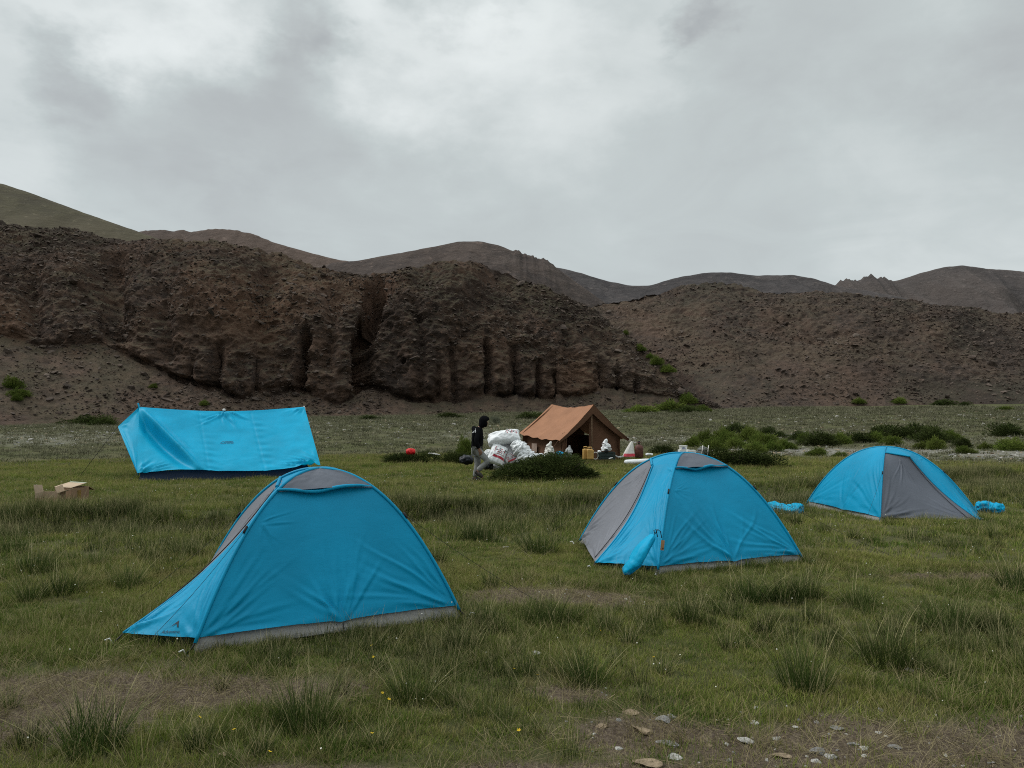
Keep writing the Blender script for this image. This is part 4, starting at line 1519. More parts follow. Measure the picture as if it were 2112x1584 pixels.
# ------------------------------------------------------------------ brown canvas ridge tent
def canvas_tent():
    c = hit(1215, 949)
    Y0 = 26.3
    Mx = (1222 - CX) / FPX * Y0
    zg = gz(Mx, Y0)
    r = np.array([-0.50, 0.866, 0])
    g = np.array([0.866, 0.50, 0])
    base = Vector((Mx, Y0, zg))
    root = empty('canvas_tent', base)
    tag(root, 'weathered brown canvas ridge tent with a dark open doorway', 'tent')
    Hr, He, Lr, hw = at(1222, 834, Y0).z - zg, at(1150, 908, 25.7).z - zg, 2.5, 1.40
    z = np.array([0, 0, 1.0])

    def roof(sgn, hwid, he0, he1):
        n, m = 30, 60
        a = np.linspace(-0.03, 1.03, m)[None, :].repeat(n, 0)   # along ridge, 0 front
        b = np.linspace(0, 1, n)[:, None].repeat(m, 1)   # 0 ridge, 1 eave
        he = he0 + (he1 - he0) * a
        ac = a.clip(0, 1)
        rz_ = Hr - 0.11 * np.sin(np.pi * ac)
        sag = 0.07 * np.sin(np.pi * b) * (0.6 + 0.4 * np.sin(np.pi * ac))
        P = r * (a * Lr)[..., None] + g * (sgn * hwid * b)[..., None] + z * (rz_ + (he - rz_) * b - sag)[..., None]
        P = P + z * (-0.05 * np.sin(np.pi * ac) * b + 0.015 * fbm(a * 7, b * 5, sgn, 3) + 0.012 * np.sin(a * 26) * (0.3 + b))[..., None]
        P[..., 2] += 0.018 * np.exp(-((a - 0.52) / 0.025) ** 2)
        return P
    link('roof_panel', grid_mesh('roof_panel', roof(-1, hw, He, He + 0.14)), M['canvas'], root)
    link('roof_panel', grid_mesh('roof_panel', roof(1, hw + 0.12, He - 0.02, He + 0.1)), M['canvas'], root)
    # side walls
    for sgn in (-1, 1):
        n, m = 8, 40
        a = np.linspace(0.02, 0.97, m)[None, :].repeat(n, 0)
        b = np.linspace(0, 1, n)[:, None].repeat(m, 1)
        P = r * (a * Lr)[..., None] + g * (sgn * (hw - 0.26 + 0.10 * (1 - b)))[..., None] + z * (-0.05 + b * (He + 0.12))[..., None]
        P = P + g * (0.03 * fbm(a * 9, b * 2, sgn, 3))[..., None]
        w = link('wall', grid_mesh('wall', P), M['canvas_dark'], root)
        if sgn < 0:
            Q = r * 1.72 + g * (-(hw - 0.21 + 0.04)) + z * 0.42
            mb = MB()
            ex, ey = r * 0.17, z * 0.16
            q = [Q - ex - ey, Q + ex - ey, Q + ex + ey, Q - ex + ey]
            mb.add([tuple(p - g * 0.05) for p in q], [(0, 1, 2, 3)])
            mb.obj('patch', plain('pale_patch', (0.30, 0.22, 0.18), 0.9), w, smooth=False)
    # gable walls: the front one open on the left half
    def gable(a0, x0, x1, inset, mat, name, lean=0.0, up=0.0):
        m, n = 24, 24
        xs = np.linspace(x0, x1, m)
        top = (Hr - 0.14) - (Hr - 0.14 - He) * np.abs(xs) / hw - 0.03 + up
        b = np.linspace(0, 1, n)[:, None]
        X = xs[None, :] + 0 * b
        Zz = -0.05 + (top[None, :] + 0.05) * b
        P = r * a0 + g * X[..., None] + z * Zz[..., None]
        P = P + r * (0.03 * fbm(X * 3, Zz * 2, a0, 3) + inset + lean * b)[..., None]
        return link(name, grid_mesh(name, P), mat, root)
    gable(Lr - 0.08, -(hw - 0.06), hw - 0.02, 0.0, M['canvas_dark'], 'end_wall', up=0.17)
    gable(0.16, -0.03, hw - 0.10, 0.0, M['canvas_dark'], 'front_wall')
    # left half of the doorway tied back: a narrow gathered flap along the slanting edge
    m, n = 10, 24
    b = np.linspace(0, 1, n)[:, None].repeat(m, 1)
    t = np.linspace(0, 1, m)[None, :].repeat(n, 0)
    zt_ = 1.02
    xo = -(hw - 0.16) + 0.10 * b
    X = xo + (0.22 - 0.04 * b) * t
    Zz = np.minimum(-0.05 + (zt_ + 0.05) * b, (Hr - 0.10) - (Hr - 0.10 - He) * np.abs(X) / hw)
    P = r * 0.14 + g * X[..., None] + z * Zz[..., None] + r * (0.04 * np.sin(t * 12))[..., None]
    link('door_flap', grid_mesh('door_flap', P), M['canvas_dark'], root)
    # ground inside is trodden earth under a dark sheet
    # hanging triangle of canvas under the front of the ridge
    for sgn, w_ in ((-1, hw), (1, hw + 0.12)):
        m = 16
        t = np.linspace(0, 1, m)
        topz = Hr + (He - Hr) * t - 0.07 * np.sin(np.pi * t)
        rows = []
        for f in (0, 0.5, 1):
            rows.append(r * (-0.07 + 0.04 * f) + g * (sgn * w_ * t)[:, None] + z * (topz - f * (0.22 * (1 - t) + 0.10))[:, None])
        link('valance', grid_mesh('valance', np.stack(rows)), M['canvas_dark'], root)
    mb = MB()
    mb.tube([tuple(r * 0.05 + z * -0.05), tuple(r * 0.05 + z * (Hr - 0.02))], 0.025, 8)
    mb.obj('pole', plain('wooden_pole', (0.16, 0.10, 0.06), 0.8), root)
    for sgn, w_ in ((-1, hw), (1, hw + 0.12)):
        for a0 in (0.0, Lr):
            p = r * a0 + g * sgn * w_ + z * (He if a0 == 0 else He + 0.12)
            q = p + g * sgn * 0.7
            q[2] = gz(q[0] + base.x, q[1] + base.y) - zg
            mb = MB()
            mb.tube([tuple(p), tuple(q)], 0.006, 5)
            mb.obj('guy_line', M['canvas_dark'], root)
    return root


canvas_tent()
# ------------------------------------------------------------------ grass
M['turf'] = leaf('short_turf', (0.064, 0.122, 0.015), (0.172, 0.206, 0.040), (0.28, 0.24, 0.105), 0.25, 0.9, dry=(0.19, 0.150, 0.070))
M['tuft'] = leaf('meadow_grass', (0.042, 0.080, 0.012), (0.104, 0.138, 0.026), (0.30, 0.26, 0.13), 0.25, 0.6)
M['rush'] = leaf('rush_blade', (0.026, 0.044, 0.011), (0.060, 0.084, 0.022), (0.30, 0.265, 0.14), 0.2, 1.5)
M['straw'] = leaf('dry_straw', (0.16, 0.13, 0.07), (0.22, 0.185, 0.105), None, 0.1, 2.0)
M['heath'] = leaf('low_heath', (0.088, 0.092, 0.050), (0.135, 0.128, 0.082), (0.20, 0.19, 0.13), 0.15, 0.2)


def blades(name, n, rad, hmin, hmax, width, lean, seed, mat, nseg=2, tip0=0.55, curl=0.5, dry=0.0, up=0.0):
    """a tuft of thin curved blades"""
    r = np.random.default_rng(seed)
    an = r.uniform(0, 2 * math.pi, n)
    rr = rad * np.sqrt(r.uniform(0, 1, n))
    bx, by = rr * np.cos(an), rr * np.sin(an)
    la = np.where(r.uniform(0, 1, n) < 0.7, an + r.normal(0, 0.6, n), r.uniform(0, 6.28, n))
    ln = lean * (0.25 + 0.75 * rr / max(rad, 1e-6)) * r.uniform(0.4, 1.3, n)
    h = r.uniform(hmin, hmax, n) * (1 - 0.25 * (rr / max(rad, 1e-6)) ** 2)
    tdry = r.uniform(0, 1, n) < dry
    h = np.where(tdry, h * 1.3, h)
    w = width * r.uniform(0.7, 1.3, n)
    fa = la + math.pi / 2 + r.normal(0, 0.5, n)
    sx, sy = np.cos(fa), np.sin(fa)
    V, Tq, Tt, tips = [], [], [], []
    base = 0
    per = 2 * nseg + 1
    ts = np.linspace(0, 1, nseg + 1)
    for i, t in enumerate(ts):
        off = ln * h * (t * 0.6 + curl * t * t)
        zz = h * (t - 0.22 * ln * t * t) - 0.015 * (1 - t)
        cx, cy = bx + np.cos(la) * off, by + np.sin(la) * off
        ww = w * (1 - t) ** 0.6
        tv = np.where(tdry, 1.0, np.clip((t - tip0) / (1 - tip0), 0, 1))
        if i < nseg:
            V.append(np.stack([cx - sx * ww / 2, cy - sy * ww / 2, zz], -1))
            V.append(np.stack([cx + sx * ww / 2, cy + sy * ww / 2, zz], -1))
            tips += [tv, tv]
        else:
            V.append(np.stack([cx, cy, zz], -1))
            tips.append(tv)
    Vv = np.stack(V, 1)                # n, per, 3
    tips = np.stack(tips, 1)
    o = np.arange(n)[:, None] * per
    quads = np.concatenate([o + np.array([2 * k, 2 * k + 1, 2 * k + 3, 2 * k + 2])[None] for k in range(nseg - 1)]) if nseg > 1 else None
    tris = o + np.array([2 * (nseg - 1), 2 * (nseg - 1) + 1, 2 * nseg])[None]
    me = mk_np(name, Vv.reshape(-1, 3), quads, tris)
    attr(me, 'tip', tips)
    me.materials.append(mat)
    me.polygons.foreach_set('use_smooth', np.ones(len(me.polygons), bool))
    return me


FOOT = []      # areas without grass: tent floors, given as quads (world xy)
for root, D in ((tent1, D1), (tent2, D2), (tent3, D3)):
    bpy.context.view_layer.update()
    FOOT.append([(root.matrix_world @ Vector(tuple(D.corner[k] * 0.92 + D.C * np.array([.08, .08, 0])))).to_2d() for k in 'ABCD'])


def in_foot(x, y):
    m = np.zeros(x.shape, bool)
    for q in FOOT:
        ins = np.ones(x.shape, bool)
        for i in range(4):
            a, b = q[i], q[(i + 1) % 4]
            ins &= ((b.x - a.x) * (y - a.y) - (b.y - a.y) * (x - a.x)) > 0
        m |= ins
    return m


def field(n, r0, r1, half=40.0, power=1.0):
    """points over the wedge in view, even over area"""
    a = np.radians(RNG.uniform(-half, half, n))
    r = np.sqrt(RNG.uniform(r0 ** 2, r1 ** 2, n))
    x, y = np.sin(a) * r, np.cos(a) * r
    return x, y


def put(name, x, y, s, coll, nk, label, cat, tilt=0.12, dz=0.0):
    z = ground(x, y) + dz
    n = len(x)
    rot = np.stack([RNG.normal(0, tilt, n), RNG.normal(0, tilt, n), RNG.uniform(0, 6.28, n)], -1)
    return scatter(name, np.stack([x, y, z], -1), rot, s, RNG.integers(0, nk, n), coll, label, cat)


turf_c = proto_collection('turf_kind', [blades('turf_tuft', 34, 0.085, 0.018, 0.058, 0.0042, 1.1, 100 + i, M['turf'], 2, 0.6, dry=0.05 + 0.05 * (i % 3)) for i in range(5)])
tuft_c = proto_collection('tuft_kind', [blades('grass_tuft', 34, 0.07, 0.06, 0.17, 0.0042, 0.8, 120 + i, M['tuft'], 3, 0.62, dry=0.10) for i in range(5)])
long_c = proto_collection('long_grass_kind', [blades('long_grass_tuft', 46, 0.12, 0.14, 0.36, 0.0055, 0.6, 140 + i, M['rush'], 3, 0.62, dry=0.16) for i in range(5)])
heath_c = proto_collection('heath_kind', [blades('heath_tuft', 40, 0.22, 0.03, 0.12, 0.014, 1.2, 160 + i, M['heath'], 2, 0.6, dry=0.1) for i in range(4)])
straw_c = proto_collection('straw_kind', [blades('straw_wisp', 9, 0.05, 0.03, 0.10, 0.0026, 3.0, 170 + i, M['straw'], 3, 0.6, curl=0.8) for i in range(4)])

# short turf near the camera
x, y = field(30000, 2.3, 9.5)
b = bare_mask(x, y)
keep = (RNG.uniform(0, 1, len(x)) > np.clip(b * 1.5 - 0.05, 0, 0.93)) & ~in_foot(x, y)
x, y, b = x[keep], y[keep], b[keep]
lush = np.clip(0.5 + 0.9 * fbm(x * 0.8, y * 0.8, 2, 3), 0.2, 1.4)
put('grass', x, y, (0.55 + 0.75 * lush) * (1 - 0.45 * b), turf_c, 5, 'short green turf of the near meadow', 'grass')
# middle distance turf: larger, fewer
x, y = field(30000, 9.0, 30, 38)
g = gravel_mask(x, y)
keep = (RNG.uniform(0, 1, len(x)) > g * 0.9) & ~in_foot(x, y)
x, y = x[keep], y[keep]
put('meadow_grass', x, y, (1.0 + 0.05 * y) * RNG.uniform(0.7, 1.3, len(x)), turf_c, 5, 'green turf of the middle meadow beyond the ditch', 'grass')
# uncropped tufts along the tent edges
ex_, ey_ = [], []
for q in FOOT:
    for i in range(4):
        a_, b_ = q[i], q[(i + 1) % 4]
        t_ = RNG.uniform(0, 1, 70)
        nx_, ny_ = (b_.y - a_.y), -(b_.x - a_.x)
        nl = math.hypot(nx_, ny_)
        o_ = RNG.uniform(0.03, 0.17, 70)
        ex_.append(a_.x + (b_.x - a_.x) * t_ + nx_ / nl * o_)
        ey_.append(a_.y + (b_.y - a_.y) * t_ + ny_ / nl * o_)
x, y = np.concatenate(ex_), np.concatenate(ey_)
put('edge_grass', x, y, RNG.uniform(0.35, 0.8, len(x)), tuft_c, 5, 'tufts of grass standing along the edges of the dome tents', 'grass')
# taller tufts, in patches
x, y = field(9000, 2.4, 9.5)
pm = fbm(x * 0.7, y * 0.7, 11, 3)
keep = (pm + 0.3 * RNG.uniform(-1, 1, len(x)) > 0.10) & (bare_mask(x, y) < 0.25) & ~in_foot(x, y)
x, y = x[keep], y[keep]
put('tall_grass', x, y, RNG.uniform(0.5, 1.0, len(x)), tuft_c, 5, 'taller green grass standing in patches across the near meadow', 'grass')
x, y = field(12000, 8.0, 26, 38)
t = y - ditch_y(x)
pm = fbm(x * 0.45, y * 0.45, 21, 3)
keep = (pm + 0.3 * RNG.uniform(-1, 1, len(x)) > 0.12 - 0.25 * np.exp(-(t / 3.5) ** 2)) & (y < 20 + 0.3 * x) & ~in_foot(x, y)
x, y = x[keep], y[keep]
put('rough_grass', x, y, RNG.uniform(0.7, 1.25, len(x)), tuft_c, 5, 'rough tufted grass of the middle meadow', 'grass')
# long grass and rushes along the ditch
x, y = field(42000, 6.0, 26, 40)
t = y - ditch_y(x)
w = np.exp(-((t + 1.2) / 1.0) ** 2) * 0.8 * sstep(3, -3, x) if False else np.exp(-((t + 1.0) / 1.3) ** 2)
w = w * (1.0 - 0.30 * sstep(-3, 2, x)) + 1.4 * np.exp(-((t - 0.40) / 0.5) ** 2) * (1 - 0.25 * sstep(-2, 6, x)) + 0.10 * np.exp(-((t + 3) / 1.5) ** 2)
w = w * np.clip(0.45 + 1.3 * fbm(x * 0.7, y * 0.7, 31, 3), 0, 1)
keep = (RNG.uniform(0, 1, len(x)) < w * 0.85) & ~in_foot(x, y)
x, y = x[keep], y[keep]
put('ditch_grass', x, y, RNG.uniform(0.6, 1.15, len(x)), long_c, 5, 'long dark rushy grass lining the ditch', 'grass', 0.16)
# clumps of longer grass across the near meadow
x, y = field(9000, 2.8, 12, 40)
pm = fbm(x * 0.55 + 7, y * 0.55, 41, 3)
keep = (pm + 0.22 * RNG.uniform(-1, 1, len(x)) > 0.42) & (bare_mask(x, y) < 0.15) & ~in_foot(x, y)
x, y = x[keep], y[keep]
put('rush_grass', x, y, RNG.uniform(0.3, 0.7, len(x)), long_c, 5, 'clumps of longer dark rushy grass across the near meadow', 'grass', 0.16)
# dry flat heath and gravel land in the distance
x, y = field(26000, 28, 96, 42)
keep = RNG.uniform(0, 1, len(x)) > gravel_mask(x, y) * 0.85
x, y = x[keep], y[keep]
put('heath', x, y, RNG.uniform(0.8, 1.9, len(x)) * np.interp(y, [28, 90], [0.9, 1.7]), heath_c, 4, 'low dry olive heath covering the far valley floor', 'grass')
# straw litter on worn patches
x, y = field(60000, 2.3, 9.5)
b = bare_mask(x, y)
keep = (RNG.uniform(0, 1, len(x)) < np.clip(b * 0.5 + 0.012, 0, 0.4)) & ~in_foot(x, y)
x, y = x[keep], y[keep]
put('straw_litter', x, y, RNG.uniform(0.5, 1.2, len(x)), straw_c, 4, 'dry straw and dead grass lying on the worn patches', 'straw', 0.5)

# small white seed heads standing among the grass
x, y = field(900, 3.0, 22, 38)
keep = (bare_mask(x, y) < 0.3) & ~in_foot(x, y)
x, y = x[keep], y[keep]
fluff = [rock_mesh('seed_head', 95 + i, 0.9, 1, plain('white_seed_head', (0.62, 0.60, 0.52), 0.9)) for i in range(2)]
put('seed_heads', x, y, RNG.uniform(0.006, 0.013, len(x)) * np.interp(y, [3, 20], [1.0, 1.8]), proto_collection('seed_head_kind', fluff), 2, 'tiny white seed heads dotted through the meadow grass', 'seed heads', 0.3, RNG.uniform(0.05, 0.15, len(x)))

# rush tussocks: each one a plant of its own
TUS = [blades('rush_tussock', n, r, h0, h1, 0.0045, ln, 200 + i, M['rush'], 4, 0.70, dry=dr)
       for i, (n, r, h0, h1, ln, dr) in enumerate([(260, 0.12, 0.16, 0.36, 0.75, 0.08), (200, 0.10, 0.14, 0.33, 0.9, 0.10), (160, 0.09, 0.12, 0.30, 0.7, 0.18), (300, 0.15, 0.14, 0.32, 0.95, 0.07), (120, 0.07, 0.12, 0.30, 0.8, 0.25)])]
TUSSOCKS = [(190, 1545, 1.15, 0), (630, 1500, 1.15, 0), (845, 1450, 1.05, 1), (415, 1545, 0.75, 2), (455, 1425, 0.55, 4), (1000, 1295, 0.9, 1), (1135, 1290, 1.05, 3), (1255, 1300, 0.85, 2),
            (1210, 1410, 1.1, 1), (1420, 1285, 1.0, 1), (1480, 1270, 0.85, 2), (1545, 1240, 1.1, 3), (1610, 1240, 1.15, 3), (1665, 1235, 1.1, 0), (1770, 1250, 0.95, 3), (1835, 1370, 1.2, 3),
            (1660, 1420, 1.15, 0), (1955, 1300, 1.15, 3), (2060, 1310, 1.0, 1), (2100, 1220, 1.2, 0), (1115, 1140, 1.15, 3), (985, 1115, 1.25, 3), (900, 1165, 0.9, 1), (265, 1212, 1.0, 0),
            (130, 1225, 1.1, 3), (60, 1240, 0.9, 1), (310, 1160, 1.0, 2), (75, 1180, 1.1, 3), (200, 1165, 1.0, 2), (395, 1150, 1.0, 2), (30, 1140, 1.1, 0), (1370, 1390, 0.6, 4), (1300, 1330, 0.75, 4),
            (1575, 1310, 0.8, 2), (1500, 1340, 0.7, 4), (1720, 1320, 0.7, 2), (950, 1340, 0.8, 1), (1060, 1350, 0.5, 4), (780, 1545, 0.6, 4), (540, 1560, 0.6, 4), (1240, 1110, 0.8, 2), (1010, 1210, 0.8, 2),
            (1700, 1100, 0.9, 2), (1640, 1085, 1.0, 1), (2050, 1110, 0.9, 1), (1760, 1110, 0.8, 4), (700, 1430, 0.6, 4), (1960, 1400, 0.6, 4), (2080, 1350, 0.8, 2), (60, 1540, 0.7, 2), (20, 1460, 0.6, 4), (1330, 1445, 0.5, 4)]
TUS_NAMES = {(190, 1545): 'broad dense rush tussock growing below the bare brown earth patch', (630, 1500): 'large round rush tussock between the bare earth and the worn stony ground',
             (845, 1450): 'open rush tussock with pale stems in front of the front dome tent', (415, 1545): 'small pale rush tuft beside a single tan stone', (455, 1425): 'thin rush tuft at the edge of the bare earth by the front tent porch',
             (1835, 1370): 'widest dark rush tussock standing alone behind the worn stony ground', (1660, 1420): 'spreading rush tussock at the grassy edge of the worn stony ground',
             (1210, 1410): 'rush tussock with long pale stems beside the small mound of bare soil', (1000, 1295): 'rush tussock at the right rear corner of the front dome tent',
             (1135, 1290): 'dense rush tussock in the open grass between the front tent and the middle tent', (1255, 1300): 'smaller rush tussock below the worn patch in front of the middle tent',
             (2100, 1220): 'dark rush tussock on the bare strip in front of the right dome tent', (985, 1115): 'wide rush tussock behind the guy line of the front dome tent',
             (1115, 1140): 'wide rush tussock beside the grey porch door of the middle tent'}


def tussock_label(px, py, k):
    if (px, py) in TUS_NAMES:
        return TUS_NAMES[(px, py)], None
    if k == 4:
        return 'thin sparse tuft of rush blades with dry tips in the turf', 'thin rush tufts'
    if px < 420:
        return 'pale tipped rush tussock on the near side of the ditch behind the front tent', 'rush tussocks by the ditch'
    if 1400 < px < 1800 and py < 1300:
        return 'rush tussock in the thick band of rushes in front of the middle tent', 'rushes in front of the middle tent'
    if py < 1120:
        return 'rush tussock in the short grass in front of the right dome tent', 'rushes in front of the right tent'
    return 'medium green rush tussock growing in the meadow turf', 'medium rush tussocks'


for i, (px, py, s, k) in enumerate(TUSSOCKS):
    p = hit(px, py)
    o = link('rush_tussock', TUS[k], None, loc=p - Vector((0, 0, 0.01)), rot=(random.gauss(0, .06), random.gauss(0, .06), random.uniform(0, 6.28)))
    o.scale = (s, s, s * random.uniform(0.9, 1.1))
    lab, grp = tussock_label(px, py, k)
    tag(o, lab, 'grass tussock', grp)

# yellow flowers
fl = MB()
for k in range(5):
    a = k * 2 * math.pi / 5
    c, s_ = math.cos(a), math.sin(a)
    fl.add([(0, 0, 0.05), (0.006 * c - 0.004 * s_, 0.006 * s_ + 0.004 * c, 0.053), (0.011 * c, 0.011 * s_, 0.055), (0.006 * c + 0.004 * s_, 0.006 * s_ - 0.004 * c, 0.053)], [(0, 3, 2, 1)])
flower_me = mk('yellow_flower', fl.V, fl.F)
flower_me.materials.append(plain('yellow_petal', (0.62, 0.42, 0.01), 0.6))
stem_me = MB()
stem_me.tube([(0, 0, -0.01), (0.003, 0, 0.03), (0, 0, 0.051)], 0.0012, 4)
stem_m = mk('stem', stem_me.V, stem_me.F)
stem_m.materials.append(M['tuft'])
for (px, py) in [(398, 1505), (545, 1580), (770, 1352), (773, 1370), (783, 1450), (798, 1464), (764, 1542), (717, 1518), (1228, 1316), (1352, 1376), (1112, 1417), (1055, 1401), (1072, 1528), (485, 1532)]:
    p = hit(px, py)
    o = link('yellow_flower', flower_me, None, loc=p + Vector((0, 0, 0.01)), rot=(random.gauss(-0.2, .3), random.gauss(0, .3), random.uniform(0, 6)))
    tag(o, 'tiny yellow flower blooming in the short turf', 'flower', 'yellow meadow flowers')
    link('stem', stem_m, None, o)


# ------------------------------------------------------------------ shrubs
M['shrub_dark'] = leaf('dark_shrub_leaf', (0.020, 0.032, 0.010), (0.046, 0.060, 0.018), (0.085, 0.100, 0.034), 0.15, 1.2)
M['shrub_green'] = leaf('green_shrub_leaf', (0.060, 0.096, 0.016), (0.110, 0.140, 0.030), (0.15, 0.165, 0.05), 0.25, 1.2)
M['shrub_pale'] = leaf('pale_shrub_leaf', (0.12, 0.13, 0.08), (0.18, 0.19, 0.13), (0.24, 0.24, 0.18), 0.2, 1.2)
M['twig'] = plain('dark_twig', (0.045, 0.032, 0.024), 0.9)


def shrub_mesh(name, n, seed, mat, blade=0.10, width=0.016):
    """low cushion shrub of unit width: leafy shoots standing out from an uneven dome"""
    r = np.random.default_rng(seed)
    lob = [(r.uniform(-0.32, 0.32), r.uniform(-0.25, 0.25), r.uniform(0.14, 0.34), r.uniform(0.35, 1.0)) for _ in range(10)] + [(0, 0, 0.34, 0.7)]
    V, Q, T, tips = [], [], [], []
    pick = r.integers(0, len(lob), n)
    L = np.array(lob)[pick]
    an = r.uniform(0, 2 * math.pi, n)
    el = np.arcsin(r.uniform(-0.05, 1, n))
    sh = r.uniform(0.55, 1.0, n) ** 0.5
    dx, dy, dz = np.cos(an) * np.cos(el), np.sin(an) * np.cos(el), np.sin(el)
    bx, by, bz = L[:, 0] + dx * L[:, 2] * sh, L[:, 1] + dy * L[:, 2] * sh, (0.02 + dz * L[:, 3] * sh)
    d = np.stack([dx + r.normal(0, 0.45, n), dy + r.normal(0, 0.45, n), dz + 0.9 + r.normal(0, 0.3, n)], -1)
    d /= np.linalg.norm(d, axis=1, keepdims=True)
    ln = blade * r.uniform(0.5, 1.4, n) * np.where(r.uniform(0, 1, n) < 0.07, r.uniform(1.5, 2.6, n), 1.0)
    side = np.cross(d, r.normal(0, 1, (n, 3)))
    side /= np.linalg.norm(side, axis=1, keepdims=True)
    b0 = np.stack([bx, by, bz], -1)
    w = width * r.uniform(0.6, 1.4, n)[:, None]
    sc = np.array([1, 1, 1.0])
    v = np.stack([b0 - side * w * 0.3, b0 + side * w * 0.3, b0 + d * ln[:, None] * 0.55 + side * w, b0 + d * ln[:, None], b0 + d * ln[:, None] * 0.5 - side * w], 1)
    o = np.arange(n)[:, None] * 5
    quads = o + np.array([0, 1, 2, 4])
    tris = o + np.array([4, 2, 3])
    me = mk_np(name, v.reshape(-1, 3), quads, tris)
    tp = np.zeros((n, 5)); tp[:, 2] = 0.3; tp[:, 4] = 0.3; tp[:, 3] = 1.0
    attr(me, 'tip', tp * r.uniform(0, 1, n)[:, None])
    me.materials.append(mat)
    return me


def shrub_twigs(seed):
    r = np.random.default_rng(seed)
    mb = MB()
    for _ in range(9):
        a, l = r.uniform(0, 6.28), r.uniform(0.1, 0.36)
        mb.tube([(0, 0, -0.05), (math.cos(a) * l * 0.6, math.sin(a) * l * 0.6, 0.25), (math.cos(a) * l, math.sin(a) * l, 0.6)], [0.014, 0.009, 0.003], 4, cap=False)
    me = mk('branch', mb.V, mb.F)
    me.materials.append(M['twig'])
    return me


SHR = {'dark': [shrub_mesh('shrub', 3600, 300 + i, M['shrub_dark'], 0.11, 0.010) for i in range(3)],
       'green': [shrub_mesh('shrub', 2600, 310 + i, M['shrub_green'], 0.16, 0.013) for i in range(3)],
       'pale': [shrub_mesh('shrub', 1200, 320, M['shrub_pale'], 0.18, 0.02)]}
BIG = shrub_mesh('shrub', 15000, 330, M['shrub_dark'], 0.075, 0.0050)
MIDB = [shrub_mesh('shrub', 8000, 331 + i, M['shrub_dark'], 0.085, 0.0065) for i in range(2)]
TW = [shrub_twigs(340 + i) for i in range(3)]
_sn = [0]


def shrub(px, py, wpx, hpx, kind, label, group=None, me=None, on_hill=False):
    p = hill_hit(px, py) if on_hill else hit(px, py)
    w = wpx / FPX * p.y
    h = hpx / FPX * p.y
    i = _sn[0] = _sn[0] + 1
    m_ = me or SHR[kind][i % len(SHR[kind])]
    o = link('shrub', m_, None, loc=p + Vector((0, 0.0 if on_hill else w * 0.25, -0.03)), rot=(0, 0, random.uniform(-0.5, 0.5) + (math.pi if i % 2 else 0)), smooth=False)
    o.scale = (w * 0.95, w * 0.72, h * (1.0 if me else 1.15))
    tag(o, label, 'shrub', group)
    b = link('branch', TW[i % 3], None, o)
    return o


shrub(1145, 992, 235, 62, 'dark', 'broad dark green shrub in front of the sack pile and canvas tent', me=BIG)
shrub(843, 957, 120, 30, 'dark', 'low dark shrub with a red bag lying on it', me=MIDB[0])
shrub(935, 957, 80, 30, 'dark', 'low dark shrub beside the black bag and the walking person', me=MIDB[1])
shrub(963, 945, 46, 40, 'green', 'upright green shrub just behind the walking person')
shrub(1535, 964, 180, 46, 'dark', 'wide dark shrub close behind the middle dome tent', me=MIDB[0])
shrub(1375, 940, 66, 26, 'dark', 'dark brownish shrub behind the white storage boxes', me=MIDB[1])
G1 = 'bright green shrubs on the gravel bank'
for a in [(1452, 916, 46, 26), (1492, 912, 60, 30), (1548, 910, 56, 28), (1590, 920, 70, 24), (1600, 932, 60, 22), (1520, 926, 60, 24), (1470, 930, 60, 24), (1560, 934, 60, 24), (1692, 942, 52, 18), (1740, 944, 40, 12), (1938, 927, 44, 26), (1996, 936, 50, 16), (2092, 930, 76, 24), (1905, 926, 40, 16),
          (1432, 922, 40, 22), (1510, 918, 60, 26), (1570, 916, 50, 24), (1622, 926, 50, 20), (1665, 916, 46, 22), (1735, 916, 60, 24), (1810, 912, 50, 20), (1850, 918, 50, 18), (2040, 928, 40, 16), (1968, 910, 50, 22)]:
    if a[0] < 1640:
        shrub(*a, 'green', 'bright green leafy shrub in the clump behind the middle dome tent', 'bright green shrubs behind the middle tent')
    else:
        shrub(*a, 'green', 'bright green leafy shrub on the pale gravel behind the right dome tent', G1)
G2 = 'dark shrubs on the gravel bank'
for a in [(1522, 894, 60, 20), (1585, 896, 40, 16), (1616, 904, 46, 14), (1700, 920, 110, 28), (1785, 914, 86, 22), (1650, 908, 60, 18), (1835, 902, 90, 24), (1880, 908, 130, 32), (1945, 914, 96, 34), (1992, 924, 60, 20), (2094, 900, 96, 26)]:
    if a[0] < 1640:
        shrub(*a, 'dark', 'dark olive low shrub at the back of the clump behind the middle tent', 'dark shrubs behind the middle tent')
    else:
        shrub(*a, 'dark', 'dark olive low shrub on the stony bank behind the right dome tent', G2)
G3 = 'shrubs along the foot of the hills'
for a in [(165, 876, 115, 20), (205, 878, 60, 16), (690, 860, 86, 22), (765, 866, 54, 10), (925, 863, 64, 12), (1105, 864, 78, 14), (1420, 852, 80, 16), (1960, 836, 70, 12), (1995, 838, 36, 10), (130, 872, 40, 14)]:
    shrub(*a, 'dark', 'low dark shrub growing along the foot of the cliff', G3)
G4 = 'green shrubs at the mouth of the gully'
for a in [(1330, 851, 76, 14), (1388, 848, 86, 22), (1450, 850, 40, 14), (1415, 832, 42, 20), (1770, 832, 38, 12), (1855, 832, 36, 12), (2075, 846, 40, 8)]:
    shrub(*a, 'green', 'fresh green shrub at the bottom of the hillside gully', G4, on_hill=True)
G5 = 'green shrubs growing up the gully'
for a in [(1356, 752, 34, 18), (1320, 724, 26, 14), (1374, 768, 38, 15), (1340, 738, 20, 10), (1290, 690, 18, 9)]:
    shrub(*a, 'green', 'small green shrub growing up in the gully between the hills', G5, on_hill=True)
G6 = 'green shrubs on the talus'
